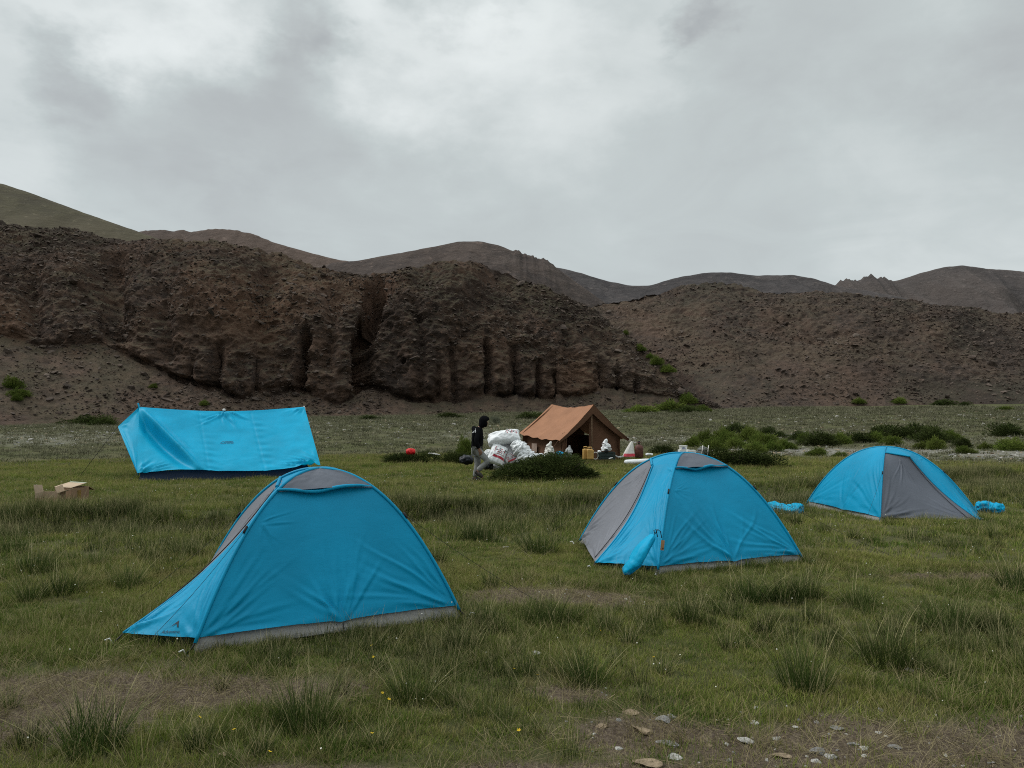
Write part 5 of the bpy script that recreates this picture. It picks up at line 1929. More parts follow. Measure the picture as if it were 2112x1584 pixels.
for a in [(30, 800, 44, 22), (42, 818, 50, 18), (36, 826, 28, 14), (315, 800, 20, 9), (420, 836, 22, 12)]:
    shrub(*a, 'green', 'green shrub on the brown talus slope under the cliff', G6, on_hill=True)
shrub(1022, 876, 22, 16, 'pale', 'pale silvery grey shrub on the valley floor behind the walking person')


# ------------------------------------------------------------------ stones
def stone_mat(name, c):
    m, nt, out = new_mat(name)
    tc = nt.nodes.new('ShaderNodeTexCoord').outputs['Object']
    n = noise_n(nt, tc, 5, 6, 0.65)
    n2 = noise_n(nt, tc, 26, 5, 0.7)
    col = mixc(nt, maprange(nt, n, 0.35, 0.68), tuple(x * 0.55 for x in c), c)
    col = mixc(nt, maprange(nt, n2, 0.58, 0.72), col, tuple(x * 0.45 for x in c))
    principled(nt, out, col, 0.9, n2, 0.5, 0.03, 0.15)
    return m


M['stone_tan'] = stone_mat('tan_stone', (0.34, 0.26, 0.175))
M['stone_white'] = stone_mat('whitish_stone', (0.56, 0.54, 0.50))
M['stone_pale'] = stone_mat('pale_river_stone', (0.40, 0.38, 0.345))
M['stone_grey'] = stone_mat('grey_stone', (0.28, 0.27, 0.26))
STM = {k: [rock_mesh('stone_' + k, 60 + i + j * 10, 0.42, 3, M['stone_' + k]) for i in range(3)] for j, k in enumerate(('tan', 'white', 'grey'))}
STONES = [(1325, 1503, 62, 20, 'tan', -24), (1300, 1467, 40, 14, 'tan', -15), (1370, 1484, 38, 18, 'grey', 10), (1385, 1478, 26, 12, 'grey', 0), (1557, 1459, 18, 9, 'white', 8), (1556, 1488, 26, 14, 'white', 0), (1603, 1525, 24, 12, 'white', 5),
          (1540, 1525, 46, 12, 'white', -16), (1688, 1546, 42, 24, 'grey', 8), (1716, 1556, 38, 22, 'white', -18), (1684, 1568, 26, 18, 'white', -30), (1612, 1557, 44, 16, 'tan', 0), (1814, 1512, 20, 8, 'white', 0),
          (1950, 1559, 18, 12, 'white', 25), (1334, 1575, 66, 26, 'tan', -6), (1278, 1541, 30, 14, 'white', -20), (1376, 1534, 52, 12, 'grey', -12), (1392, 1564, 36, 12, 'white', 0), (1725, 1500, 38, 12, 'grey', 0), (1240, 1500, 28, 10, 'tan', 0),
          (1105, 1346, 28, 9, 'white', 4), (1785, 1543, 26, 8, 'white', 0), (1846, 1540, 30, 8, 'grey', 0), (460, 1556, 22, 14, 'tan', 0), (1876, 1382, 24, 9, 'grey', 0), (2106, 1476, 14, 14, 'white', 0), (1640, 1500, 16, 6, 'white', 0),
          (1500, 1495, 18, 7, 'tan', 0), (1460, 1540, 20, 8, 'tan', 0), (1015, 1262, 16, 8, 'white', 0), (1044, 1128, 20, 5, 'white', 0), (1760, 1536, 26, 10, 'grey', 0), (1530, 1470, 14, 6, 'grey', 0), (1700, 1520, 18, 8, 'tan', 0)]
STONE_NAMES = {1325: 'long narrow tan stone slab lying slantwise on the worn ground', 1334: 'largest tan stone block half buried in the worn ground', 1688: 'dark grey stone lying against a whitish stone',
               1716: 'whitish stone propped against the dark grey stone', 1540: 'long thin whitish stone splinter on the worn ground', 1105: 'flat whitish stone lying alone in the green turf between rush tussocks',
               460: 'single tan stone in the grass beside a small pale rush tuft', 1876: 'grey stone at the foot of the widest dark rush tussock', 1376: 'long thin grey stone below the narrow tan slab',
               1015: 'small whitish stone in the grass by the front dome tent corner', 1044: 'flat pale stone in the grass between the front and middle tents', 1300: 'narrow tan stone at the grassy edge of the worn ground'}
for i, (px, py, wpx, hpx, k, rot) in enumerate(STONES):
    p = hit(px, py + hpx * 0.35)
    w = wpx / FPX * p.y * 1.0
    o = link('stone', STM[k][i % 3], None, loc=p + Vector((0, 0, w * 0.065)), rot=(R(random.uniform(-2, 14)), R(random.uniform(-6, 6)), R(rot * 1.6)), smooth=False)
    o.scale = (w, w * random.uniform(0.55, 0.8), w * min(1.2, 1.5 * hpx / wpx))
    lab = {'tan': 'flat tan stone lying on the worn ground', 'white': 'small whitish stone lying on the worn ground', 'grey': 'flat grey stone lying on the worn ground'}[k]
    if px in STONE_NAMES:
        tag(o, STONE_NAMES[px], 'stone')
    else:
        tag(o, lab, 'stone', k + ' stones on the worn ground')

# pebbles on worn patches and pale stones over the valley floor
peb = proto_collection('pebble_kind', [rock_mesh('pebble', 80 + i, 0.5, 1, M['stone_' + k]) for i, k in enumerate(('tan', 'white', 'grey', 'white'))])
x, y = field(9000, 2.3, 7.5)
b = bare_mask(x, y) * sstep(-0.2, 0.6, x)
keep = RNG.uniform(0, 1, len(x)) < b * 0.6
x, y = x[keep], y[keep]
put('pebbles', x, y, np.clip(0.015 * np.exp(RNG.normal(0, 0.6, len(x))), 0.006, 0.06), peb, 4, 'small pebbles scattered on the worn earth', 'pebbles', 0.4)
x, y = field(90000, 20, 88, 42)
g = gravel_mask(x, y)
bar = (y < 33) & (x > 5)
keep = RNG.uniform(0, 1, len(x)) < np.where(bar, g * 1.0, np.clip(g - 0.10, 0, 1) * 0.36)
x, y = x[keep], y[keep]
s = np.clip(np.interp(y, [20, 40, 80], [0.06, 0.10, 0.16]) * np.exp(RNG.normal(0, 0.5, len(x))), 0.03, 0.5)
put('river_stones', x, y, np.stack([s * 1.3, s, s * 0.8], -1), proto_collection('river_stone_kind', [rock_mesh('river_stone', 90 + i, 0.5, 1, M[k]) for i, k in enumerate(('stone_pale', 'stone_pale', 'stone_tan', 'stone_grey'))]), 4, 'pale stones strewn over the valley floor and gravel bank', 'gravel', 0.3)
# ------------------------------------------------------------------ sacks and camp kit by the canvas tent
def place(o, p, roll=0.0, yaw=0.0, pitch=0.0):
    """roll turns the thing in the plane facing the camp's edge (about Y)"""
    o.location = p
    o.rotation_euler = (R(pitch), R(-roll), R(yaw))
    return o


def marks(o, lx, ly, lz, seed, where=(-0.1, 0.1), size=(0.5, 0.5), dark=True, band=True):
    """printed panel on a sack's bulging face: a red bar and rows of broken print, laid on the cloth"""
    bpy.context.view_layer.update()
    me = o.data
    bv = BVHTree.FromPolygons([v.co.copy() for v in me.vertices], [tuple(p.vertices) for p in me.polygons])
    r = np.random.default_rng(seed)

    def patch(name, rects, mat):
        V, F = [], []
        for (x0, x1, y0, y1) in rects:
            nx = max(2, int((x1 - x0) / 0.03) + 1)
            off = len(V)
            for yy in (y0, (y0 + y1) / 2, y1):
                for xx in np.linspace(x0, x1, nx):
                    h = bv.ray_cast(Vector((xx, yy, 1.0)), Vector((0, 0, -1)), 3)[0]
                    V.append(Vector((xx, yy, (h.z if h is not None else 0) + 0.006)))
            for j in range(2):
                for k in range(nx - 1):
                    F.append((off + j * nx + k, off + j * nx + k + 1, off + (j + 1) * nx + k + 1, off + (j + 1) * nx + k))
        return link(name, mk(name, V, F), mat, o)
    cx, cy = where[0] * lx, where[1] * ly
    w, h = size[0] * lx / 2, size[1] * ly / 2
    if band:
        patch('red_band', [(cx - w, cx + w, cy - h, cy - h * 0.62), (cx - w, cx - w * 0.93, cy - h, cy + h)], M['redprint'])
    rects = []
    for row in range(4):
        y0 = cy - h * 0.4 + row * h * 0.36
        xx = cx - w * 0.8
        while xx < cx + w * 0.8:
            ww = r.uniform(0.012, 0.05)
            if r.uniform() < 0.75:
                rects.append((xx, min(xx + ww, cx + w * 0.9), y0, y0 + h * r.uniform(0.12, 0.24)))
            xx += ww + r.uniform(0.008, 0.02)
    patch('print', rects[::2], M['redprint'])
    if dark:
        patch('print', rects[1::2], M['inkprint'])


SY = 22.3


def sack(name, px, py, Y, dims, roll, yaw, pitch, seed, label, mat='white', wr=0.018, cat='sack', group=None, flat=0.75, bend=0.0):
    p = at(px, py, Y)
    o = link(name, cushion('sack', *dims, seed, wr=wr, mat=M[mat], flat=flat, bend=bend), None)
    place(o, p, roll, yaw, pitch)
    tag(o, label, cat, group)
    return o


GS = 'white sacks piled beside the canvas tent'
gzs = gz((1035 - CX) / FPX * SY, SY)
o = sack('sack', 1026, 938, SY - 0.25, (0.50, 0.66, 0.34), -22, 0, 62, 3, 'big white sack with a red printed panel leaning at the front of the pile', group=GS)
marks(o, 0.50, 0.66, 0.34, 5, (0.10, 0.02), (0.70, 0.5))
o = sack('sack', 1054, 943, SY - 0.1, (0.50, 0.50, 0.34), 18, 10, 60, 8, 'pinkish white sack with red print low on the right of the pile', 'greysack', group=GS)
marks(o, 0.50, 0.50, 0.34, 6, (0.0, -0.1), (0.6, 0.5), dark=False)
sack('sack', 1040, 958, SY + 0.25, (0.80, 0.55, 0.36), 5, 0, 15, 9, 'white sack lying flat at the bottom of the pile', group=GS)
sack('sack', 1048, 922, SY + 0.15, (0.66, 0.50, 0.30), -8, 15, 45, 13, 'greyish sack squeezed into the middle of the pile', 'greysack', group=GS)
sack('sack', 1018, 910, SY, (0.34, 0.32, 0.27), 20, 0, 30, 15, 'small round gathered white sack under the topmost sack', wr=0.035, group=GS)
o = sack('sack', 1040, 902, SY - 0.05, (0.94, 0.46, 0.34), 9, 0, 38, 17, 'topmost white sack with red print lying across the pile', group=GS, flat=0.8)
marks(o, 0.94, 0.46, 0.34, 7, (0.22, 0.02), (0.42, 0.5), band=False)
sack('sack', 1007, 936, SY + 0.2, (0.26, 0.24, 0.22), 30, 0, 30, 19, 'small white sack end sticking out behind the walking person', group=GS)
p = at(1057, 912, SY - 0.15)
q = at(1095, 955, SY - 0.35)
o = link('sack', crumple('sack', [(0, 0, 0), tuple((q - p) * 0.5 + Vector((0.03, 0, 0.03))), tuple(q - p)], [0.16, 0.24, 0.28, 0.27, 0.20], 21, M['white'], amp=0.42, folds=8, nseg=70, nr=44, flat=0.85), None, loc=p)
tag(o, 'long crumpled white sack slumping down the right side of the pile', 'sack', GS)
p2 = at(1128, 947, SY - 0.3)
me = crumple('sack_tail', [tuple((q - p) * 0.8 + Vector((0.06, 0, 0.08))), tuple((p2 - p) * 0.85 + Vector((0, 0, 0.06))), tuple(p2 - p)], [0.10, 0.06, 0.05, 0.03], 25, M['white'], amp=0.3, folds=4)
link('loose_end', me, None, o)

p = at(1078, 948, SY - 0.2)
o = link('sack', crumple('sack', [(-0.2, 0, -0.1), (0.05, 0, 0.04), (0.34, 0, -0.10)], [0.16, 0.22, 0.20, 0.12], 27, M['white'], amp=0.5, folds=6, nseg=60, nr=40), None, loc=p)
tag(o, 'half empty wrinkled white sack slumped between the pile and the tent', 'sack', GS)

# black bags beside the person
for (px, py, w, lab, sd) in ((962, 950, 0.42, 'shiny black bag lying in the shrub behind the walking person', 31), (1006, 962, 0.32, 'black bag tucked under the front of the sack pile', 33)):
    c = at(px, py, SY - 0.1)
    o = link('black_bag', crumple('black_bag', [(-w / 2, 0, 0), (0, 0, 0.03), (w / 2, 0, 0)], [0.10, 0.16, 0.17, 0.12], sd, plain('black_plastic', (0.010, 0.012, 0.015), 0.45, spec=0.2), amp=0.45, folds=5), None, loc=c)
    tag(o, lab, 'bag')

# standing off-white sack by the tent wall
def standing_sack(px, py_top, py_bot, wpx, Y, seed, label, mat, twist=0.3, cat='sack'):
    b, t = at(px, py_bot, Y), at(px, py_top, Y)
    h = t.z - b.z
    w = wpx / FPX * Y / 2
    me = crumple('sack', [(0, 0, 0), (0.01, 0, h * 0.35), (-0.01, 0.0, h * 0.7), (twist * w, 0, h)], [w * 0.95, w * 1.08, w * 0.95, w * 0.8, w * 0.35, w * 0.15], seed, M[mat], amp=0.5, folds=5, nseg=54, nr=36, flat=0.8)
    o = link('sack', me, None, loc=b)
    tag(o, label, cat)
    return o


standing_sack(1133, 910, 944, 26, 24.9, 41, 'upright off white sack with a twisted neck against the canvas tent side wall', 'offwhite')

# blue bundle, clear bag
c = at(1154, 938, 24.9)
o = link('blue_bundle', crumple('blue_bundle', [(-0.12, 0, 0), (0, 0, 0.01), (0.13, 0, 0)], [0.10, 0.14, 0.13, 0.10], 43, M['blue'], amp=0.2), None, loc=c)
tag(o, 'small round blue cloth bundle beside the off white sack', 'bundle')
m, nt, out = new_mat('clear_plastic')
b_ = principled(nt, out, (0.50, 0.51, 0.51), 0.25, noise_n(nt, nt.nodes.new('ShaderNodeTexCoord').outputs['Object'], 14, 4, 0.6, 1.0), 0.7, 0.05, 0.6)
tr = nt.nodes.new('ShaderNodeBsdfTransparent')
mx = nt.nodes.new('ShaderNodeMixShader')
mx.inputs[0].default_value = 0.40
nt.links.new(b_.outputs[0], mx.inputs[1]); nt.links.new(tr.outputs[0], mx.inputs[2]); nt.links.new(mx.outputs[0], out.inputs[0])
M['clear'] = m
c = at(1173, 940, 25.3)
o = link('plastic_bag', crumple('plastic_bag', [(0, 0, -0.08), (0, 0, 0.12), (0.02, 0, 0.26), (0.03, 0, 0.34)], [0.17, 0.19, 0.15, 0.04, 0.05], 45, M['clear'], amp=0.35, folds=4), None, loc=c)
tag(o, 'clear plastic bag tied at the top by the tent doorway', 'bag')
mb = MB(); mb.box((0, 0, 0.02), (0.09, 0.08, 0.07))
mb.obj('contents', plain('grey_contents', (0.30, 0.32, 0.33), 0.7), o)


# yellow jerrycans
def jerrycan(px, py_bot, Y, hpx, label, col, yaw):
    b = at(px, py_bot, Y)
    h = hpx / FPX * Y
    w, d = h * 0.27, h * 0.36
    root = empty('jerrycan', b, R(yaw))
    tag(root, label, 'jerrycan', 'yellow jerrycans by the doorway')
    prof = [(-w, 0), (w, 0), (w, h * 0.72), (w * 0.75, h * 0.80), (-w * 0.6, h * 0.84), (-w, h * 0.78)]
    mb = MB()
    ins = 0.86
    rows = [(-d / 2, ins), (-d / 2 + 0.02, 1), (d / 2 - 0.02, 1), (d / 2, ins)]
    V, F = [], []
    for (yy, s_) in rows:
        for (x_, z_) in prof:
            V.append((x_ * s_, yy, h * 0.42 + (z_ - h * 0.42) * s_))
    k = len(prof)
    for i in range(3):
        for j in range(k):
            j2 = (j + 1) % k
            F.append((i * k + j, i * k + j2, (i + 1) * k + j2, (i + 1) * k + j))
    F += [tuple(range(k - 1, -1, -1)), tuple(3 * k + j for j in range(k))]
    mb.add(V, F)
    mb.obj('body', col, root, smooth=False)
    mb = MB()
    mb.tube([(-w * 0.75, 0, h * 0.80), (-w * 0.7, 0, h * 0.97), (w * 0.2, 0, h * 0.98), (w * 0.45, 0, h * 0.80)], 0.018, 7)
    mb.obj('handle', col, root)
    mb = MB()
    mb.lathe([(0.028, 0), (0.03, 0.03), (0.026, 0.045)], 12, (w * 0.72, 0, h * 0.76))
    mb.obj('cap', plain('dark_cap', (0.06, 0.05, 0.04), 0.6), root)


ycol = plain('yellowed_plastic', (0.42, 0.25, 0.075), 0.5, 0.15)
jerrycan(1209, 947, 24.9, 26, 'taller yellowed plastic jerrycan beside the dark tent doorway', ycol, 12)
jerrycan(1218, 947, 24.7, 25, 'yellowed plastic jerrycan with a pale coil of rope against it', ycol, -15)
mb = MB()
c = at(1228, 940, 24.7)
pts = [(0.09 * math.sin(a * 0.9), 0.02 * math.sin(a * 2.3), 0.11 * math.cos(a * 0.9)) for a in np.linspace(0, 17, 70)]
mb.tube(pts, 0.014, 6)
o = mb.obj('rope_coil', M['offwhite'], None, loc=c)
tag(o, 'pale coil of thick rope leaning beside the jerrycans', 'rope')


# dark green slatted crate with a white sack in it
def crate():
    b = at(1250, 947, 24.8)
    root = empty('crate', b, R(8))
    tag(root, 'dark green plastic crate holding a white sack in front of the tent', 'crate')
    mat = plain('dark_green_plastic', (0.018, 0.030, 0.028), 0.5)
    w, d, h = 0.24, 0.17, 0.23
    for k in range(5):
        z = 0.022 + k * 0.048
        for (c, hh) in (((0, -d, z), (w, 0.008, 0.017)), ((0, d, z), (w, 0.008, 0.017)), ((-w, 0, z), (0.008, d - 0.01, 0.017)), ((w, 0, z), (0.008, d - 0.01, 0.017))):
            mb = MB(); mb.box(c, hh); mb.obj('slat', mat, root, smooth=False)
    for sx in (-1, 1):
        for sy in (-1, 1):
            mb = MB(); mb.box((sx * w, sy * d, h / 2), (0.018, 0.018, h / 2 + 0.006)); mb.obj('corner_post', mat, root, smooth=False)
    mb = MB(); mb.box((0, 0, 0.006), (w - 0.01, d - 0.01, 0.005)); mb.obj('bottom', mat, root, smooth=False)
    t = at(1252, 905, 24.8) - b
    o = link('sack', crumple('sack', [(0.0, 0, 0.10), (0.0, 0, 0.28), (0.02, 0, 0.40), (-0.05, 0, 0.50), (0.03, 0, t.z)], [0.17, 0.22, 0.21, 0.14, 0.08, 0.05], 51, M['white'], amp=0.6, folds=4, nseg=60, nr=36), None, loc=b)
    tag(o, 'white sack with a twisted upright neck standing in the dark green crate', 'sack')
    o = link('black_bundle', crumple('black_bundle', [(-0.07, 0, 0), (0.07, 0, 0.01)], [0.06, 0.08, 0.06], 53, M['black'], amp=0.3), None, loc=b + Vector((-0.01, -0.16, 0.27)))
    tag(o, 'small black bundle on the rim of the dark green crate', 'bundle')
    o = link('white_rag', crumple('white_rag', [(-0.07, 0, 0), (0.05, 0, 0.0)], [0.05, 0.06, 0.04], 55, M['white'], amp=0.5), None, loc=b + Vector((-0.22, -0.15, 0.245)))
    tag(o, 'crumpled white rag on the corner of the dark green crate', 'rag')
    o = link('paper_scrap', crumple('paper_scrap', [(-0.07, 0, 0), (0.06, 0, 0.03)], [0.03, 0.035, 0.02], 57, M['white'], amp=0.4, flat=0.5), None, loc=at(1260, 946, 24.5))
    tag(o, 'white paper scrap on the grass in front of the dark green crate', 'paper')


crate()


# cone-shaped bag, white roll, gas cylinder, litter
def tied_bag():
    b, t = at(1296, 943, 25.2), at(1303, 910, 25.2)
    v = t - b
    n, m = 40, 32
    A = np.linspace(0, 2 * math.pi, m, endpoint=False)[None, :].repeat(n, 0)
    T = np.linspace(0, 1, n)[:, None].repeat(m, 1)
    r = 0.20 * (1 - T) ** 0.75 * (1 + 0.12 * fbm(np.cos(A) * 2.0, np.sin(A) * 2.0, T * 2, 3)) + 0.012
    r = r * (1 + 0.10 * np.sin(A * 9) * T)
    r = r * np.minimum(1, (T * 12 + 0.5))
    P = np.stack([r * np.cos(A) + v.x * T, 0.7 * r * np.sin(A), v.z * T], -1)
    o = link('tied_bag', grid_mesh('tied_bag', P, wrap=True), M['offwhite'], loc=b)
    tag(o, 'cone shaped off white bag gathered and tied at the top by the tent corner', 'bag')
    n, m = 8, 20
    A = np.linspace(math.pi * 1.15, math.pi * 1.85, m)[None, :].repeat(n, 0)
    T = np.linspace(0.06, 0.24, n)[:, None].repeat(m, 1)
    r = 0.218 * (1 - T) ** 0.75 + 0.016
    P = np.stack([r * np.cos(A) + v.x * T, 0.7 * r * np.sin(A) - 0.015, v.z * T], -1)
    link('red_band', grid_mesh('red_band', P), M['redprint'], o)
    b = at(1318, 944, 25.6)
    root = empty('gas_cylinder', b)
    tag(root, 'rusty brown gas cylinder standing behind the white roll', 'gas cylinder')
    mat = plain('rusty_brown_paint', (0.085, 0.030, 0.022), 0.6, 0.35, 9)
    mb = MB(); mb.lathe([(0.12, 0.0), (0.145, 0.03), (0.148, 0.30), (0.13, 0.38), (0.07, 0.43), (0.05, 0.44)], 20); mb.obj('body', mat, root)
    mb = MB(); mb.tube([(0.075 * math.cos(a), 0.075 * math.sin(a), 0.51) for a in np.linspace(0.6, 5.7, 16)], 0.012, 6); mb.tube([(0.07, 0, 0.41), (0.075, 0, 0.51)], 0.009, 5); mb.tube([(-0.07, 0, 0.41), (-0.075, 0, 0.51)], 0.009, 5); mb.obj('collar', mat, root)
    mb = MB(); mb.lathe([(0.025, 0.43), (0.025, 0.50), (0.035, 0.51), (0.035, 0.55), (0.0, 0.555)], 10); mb.obj('valve', M['black'], root)
    l, r_ = at(1287, 946, 24.6), at(1342, 943, 24.9)
    o = link('white_roll', crumple('white_roll', [(0, 0, 0), tuple((r_ - l) * 0.5), tuple(r_ - l)], [0.10, 0.105, 0.10, 0.11, 0.10], 61, M['white'], amp=0.10, folds=3, nseg=50), None, loc=Vector((l.x, l.y, gz(l.x, l.y) + 0.09)))
    tag(o, 'long white roll of sheeting lying on the grass in front of the tied bag', 'roll')
    o = link('white_rag', crumple('white_rag', [(0, 0, 0), (0.12, 0, 0.02), (0.26, 0, 0)], [0.045, 0.06, 0.04, 0.05], 63, M['white'], amp=0.5), None, loc=at(1331, 938, 25.9))
    tag(o, 'crumpled white rag lying behind the right end of the white roll', 'rag')
    o = link('plastic_scrap', crumple('plastic_scrap', [(0, 0, 0.06), (0.12, 0, 0.0), (0.3, 0, 0.03)], [0.02, 0.03, 0.035, 0.02], 65, M['clear'], amp=0.5), None, loc=at(1268, 943, 24.9))
    tag(o, 'torn strip of clear plastic between the crate and the tied bag', 'plastic')


tied_bag()


# white storage boxes and a rucksack behind the middle tent
def boxes():
    Y = 24.0
    wm = plain('white_box_plastic', (0.66, 0.66, 0.64), 0.4, 0.05)
    bm_ = plain('pale_blue_label', (0.25, 0.27, 0.36), 0.6)

    def box(px, py_bot, wpx, hpx, label, name='storage_box', lid=True, lab=False, yaw=6, Y=Y):
        b = at(px, py_bot, Y)
        w, h = wpx / FPX * Y / 2, hpx / FPX * Y
        root = empty(name, b, R(yaw))
        tag(root, label, 'box')
        mb = MB()
        mb.add([(sx * w * s_, sy * w * 0.7 * s_, z) for (z, s_) in ((0, 0.88), (h * 0.84, 1.0)) for (sx, sy) in ((-1, -1), (1, -1), (1, 1), (-1, 1))],
               [(3, 2, 1, 0), (4, 5, 6, 7), (0, 1, 5, 4), (1, 2, 6, 5), (2, 3, 7, 6), (3, 0, 4, 7)])
        bd = mb.obj('body', wm, root, smooth=False)
        mb = MB(); mb.box((0, 0, h * 0.93), (w * 1.05, w * 0.75, h * 0.085)); mb.obj('lid', wm, root, smooth=False)
        if lab:
            mb = MB()
            mb.add([(-w * 0.6, -w * 0.655, h * 0.12), (w * 0.55, -w * 0.655, h * 0.12), (w * 0.5, -w * 0.705, h * 0.5), (-w * 0.1, -w * 0.73, h * 0.7), (-w * 0.5, -w * 0.705, h * 0.5)], [(0, 1, 2, 3, 4)])
            mb.obj('printed_label', bm_, bd, smooth=False)
    zb = gz((1410 - CX) / FPX * Y, Y)
    row = HOR + (CAM_Z - zb) / Y * FPX
    box(1411, row + 1, 20, row - 927, 'white lidded storage box under the small labelled box')
    box(1425, row + 1, 17, row - 928, 'white lidded storage box standing right of the stacked pair', Y=Y - 0.15)
    box(1409, 927, 14, 8, 'small white box with a blue printed label stacked on another', lab=True)
    c = at(1449, 934, Y)
    o = link('rucksack', crumple('rucksack', [(-0.12, 0, -0.22), (0, 0, 0.0), (0.05, 0, 0.20)], [0.20, 0.25, 0.22, 0.14], 71, plain('grey_camouflage', (0.09, 0.095, 0.085), 0.8, 0.6, 14), amp=0.25, nseg=50), None, loc=c)
    tag(o, 'slumped grey rucksack with pale straps beside the white storage boxes', 'rucksack')
    for dx in (-0.1, 0.08):
        mb = MB(); mb.tube([(dx, -0.2, -0.15), (dx + 0.02, -0.27, 0.05), (dx + 0.06, -0.2, 0.24)], 0.014, 6); mb.obj('strap', M['offwhite'], o)


boxes()

# red bag and white cloth on the shrubs left of the person
p = hit(843, 957)
c = at(848, 933, p.y + 0.35)
o = link('red_bag', crumple('red_bag', [(-0.17, 0, 0), (0, 0, 0.03), (0.14, 0, 0.01)], [0.10, 0.145, 0.13, 0.09], 73, plain('red_cloth', (0.50, 0.008, 0.010), 0.6), amp=0.22), None, loc=c)
tag(o, 'bright red bag lying on the low dark shrub', 'bag')
c = at(895, 937, p.y + 0.5)
o = link('white_cloth', crumple('white_cloth', [(-0.2, 0, 0.03), (0, 0, 0.02), (0.22, 0, -0.02)], [0.03, 0.045, 0.02], 75, M['offwhite'], amp=0.5, flat=0.6), None, loc=c)
tag(o, 'off white scrap of cloth lying beside the red bag', 'cloth')


# ------------------------------------------------------------------ cardboard boxes in the left meadow
def cardboard():
    mat = plain('brown_cardboard', (0.24, 0.150, 0.092), 0.85, 0.12)
    pale = plain('pale_cardboard', (0.40, 0.30, 0.21), 0.85, 0.12)
    grn = plain('greenish_tape', (0.33, 0.36, 0.28), 0.6)

    def sheet(mb, a, b, c, d, th=0.006):
        a, b, c, d = (Vector(v) for v in (a, b, c, d))
        n = (b - a).cross(d - a).normalized() * th
        vs = [a, b, c, d, a + n, b + n, c + n, d + n]
        mb.add(vs, [(3, 2, 1, 0), (4, 5, 6, 7), (0, 1, 5, 4), (1, 2, 6, 5), (2, 3, 7, 6), (3, 0, 4, 7)])
    base = hit(148, 1034)
    # closed-looking box with a lifted lid
    root = empty('cardboard_box', base, R(-24))
    tag(root, 'brown cardboard box with a tented lid lying in the long grass', 'box')
    w, d, h = 0.235, 0.19, 0.29
    for nm, q in (('side', [(-w, -d, 0), (w, -d, 0), (w, -d, h), (-w, -d, h)]), ('side', [(w, -d, 0), (w, d, 0), (w, d, h * 0.95), (w, -d, h)]), ('side', [(w, d, 0), (-w, d, 0), (-w, d, h), (w, d, h)]), ('side', [(-w, d, 0), (-w, -d, 0), (-w, -d, h), (-w, d, h)])):
        mb = MB(); sheet(mb, *q); mb.obj(nm, mat, root, smooth=False)
    mb = MB(); sheet(mb, (-w - 0.01, -d - 0.01, h + 0.004), (w + 0.01, -d - 0.01, h + 0.004), (w + 0.01, d * 0.8, h + 0.075), (-w - 0.01, d * 0.8, h + 0.075)); f = mb.obj('lid_flap', pale, root, smooth=False)
    mb = MB(); sheet(mb, (-w, d * 0.55, h + 0.073), (w, d * 0.55, h + 0.073), (w, d * 0.75, h + 0.0815), (-w, d * 0.75, h + 0.0815), 0.002); mb.obj('tape', grn, f, smooth=False)
    mb = MB(); sheet(mb, (w, d, h), (-w, d, h), (-w, d + 0.13, h - 0.08), (w, d + 0.13, h - 0.08)); mb.obj('lid_flap', mat, root, smooth=False)
    mb = MB(); sheet(mb, (w + 0.004, -d * 0.35, h * 0.25), (w + 0.004, d * 0.1, h * 0.25), (w + 0.004, d * 0.1, h * 0.8), (w + 0.004, -d * 0.35, h * 0.8), 0.002); mb.obj('stain', plain('ochre_print', (0.24, 0.14, 0.03), 0.8), root, smooth=False)
    base = hit(104, 1037)
    root = empty('cardboard_box', base, R(6))
    tag(root, 'open cardboard box with upright bent flaps beside the lidded box', 'box')
    w, d, h = 0.20, 0.16, 0.20
    for q, mm in (([(-w, -d, 0), (w, -d, 0), (w, -d, h * 0.55), (-w, -d, h * 0.55)], mat), ([(w, d, 0), (-w, d, 0), (-w, d, h), (w, d, h)], pale), ([(-w, d, 0), (-w, -d, 0), (-w, -d, h), (-w, d, h)], pale), ([(w, -d, 0), (w, d, 0), (w, d, h), (w, -d, h)], mat)):
        mb = MB(); sheet(mb, *q); mb.obj('side', mm, root, smooth=False)
    for q in ([(-w, d, h), (-w, -d, h), (-w - 0.03, -d, h + 0.16), (-w - 0.03, d, h + 0.13)], [(w - 0.01, d, h), (w - 0.01, -d, h), (w - 0.05, -d, h + 0.11), (w - 0.06, d, h + 0.13)], [(w, -d, h), (w, d, h), (w + 0.14, d, h + 0.05), (w + 0.14, -d, h + 0.05)]):
        mb = MB(); sheet(mb, *q); mb.obj('flap', pale, root, smooth=False)


cardboard()


# ------------------------------------------------------------------ the walking person
def skin_mesh(name, verts, edges, radii, root=0, sub=2):
    me = bpy.data.meshes.new(name)
    me.from_pydata(verts, edges, [])
    o = bpy.data.objects.new(name, me)
    COL.objects.link(o)
    md = o.modifiers.new('skin', 'SKIN')
    md.use_smooth_shade = True
    for i, r in enumerate(radii):
        sv = me.skin_vertices[0].data[i]
        sv.radius = r if isinstance(r, tuple) else (r, r)
        sv.use_root = (i == root)
    ss = o.modifiers.new('sub', 'SUBSURF')
    ss.levels = ss.render_levels = sub
    dg = bpy.context.evaluated_depsgraph_get()
    res = bpy.data.meshes.new_from_object(o.evaluated_get(dg))
    res.name = name
    bpy.data.objects.remove(o)
    bpy.data.meshes.remove(me)
    return res


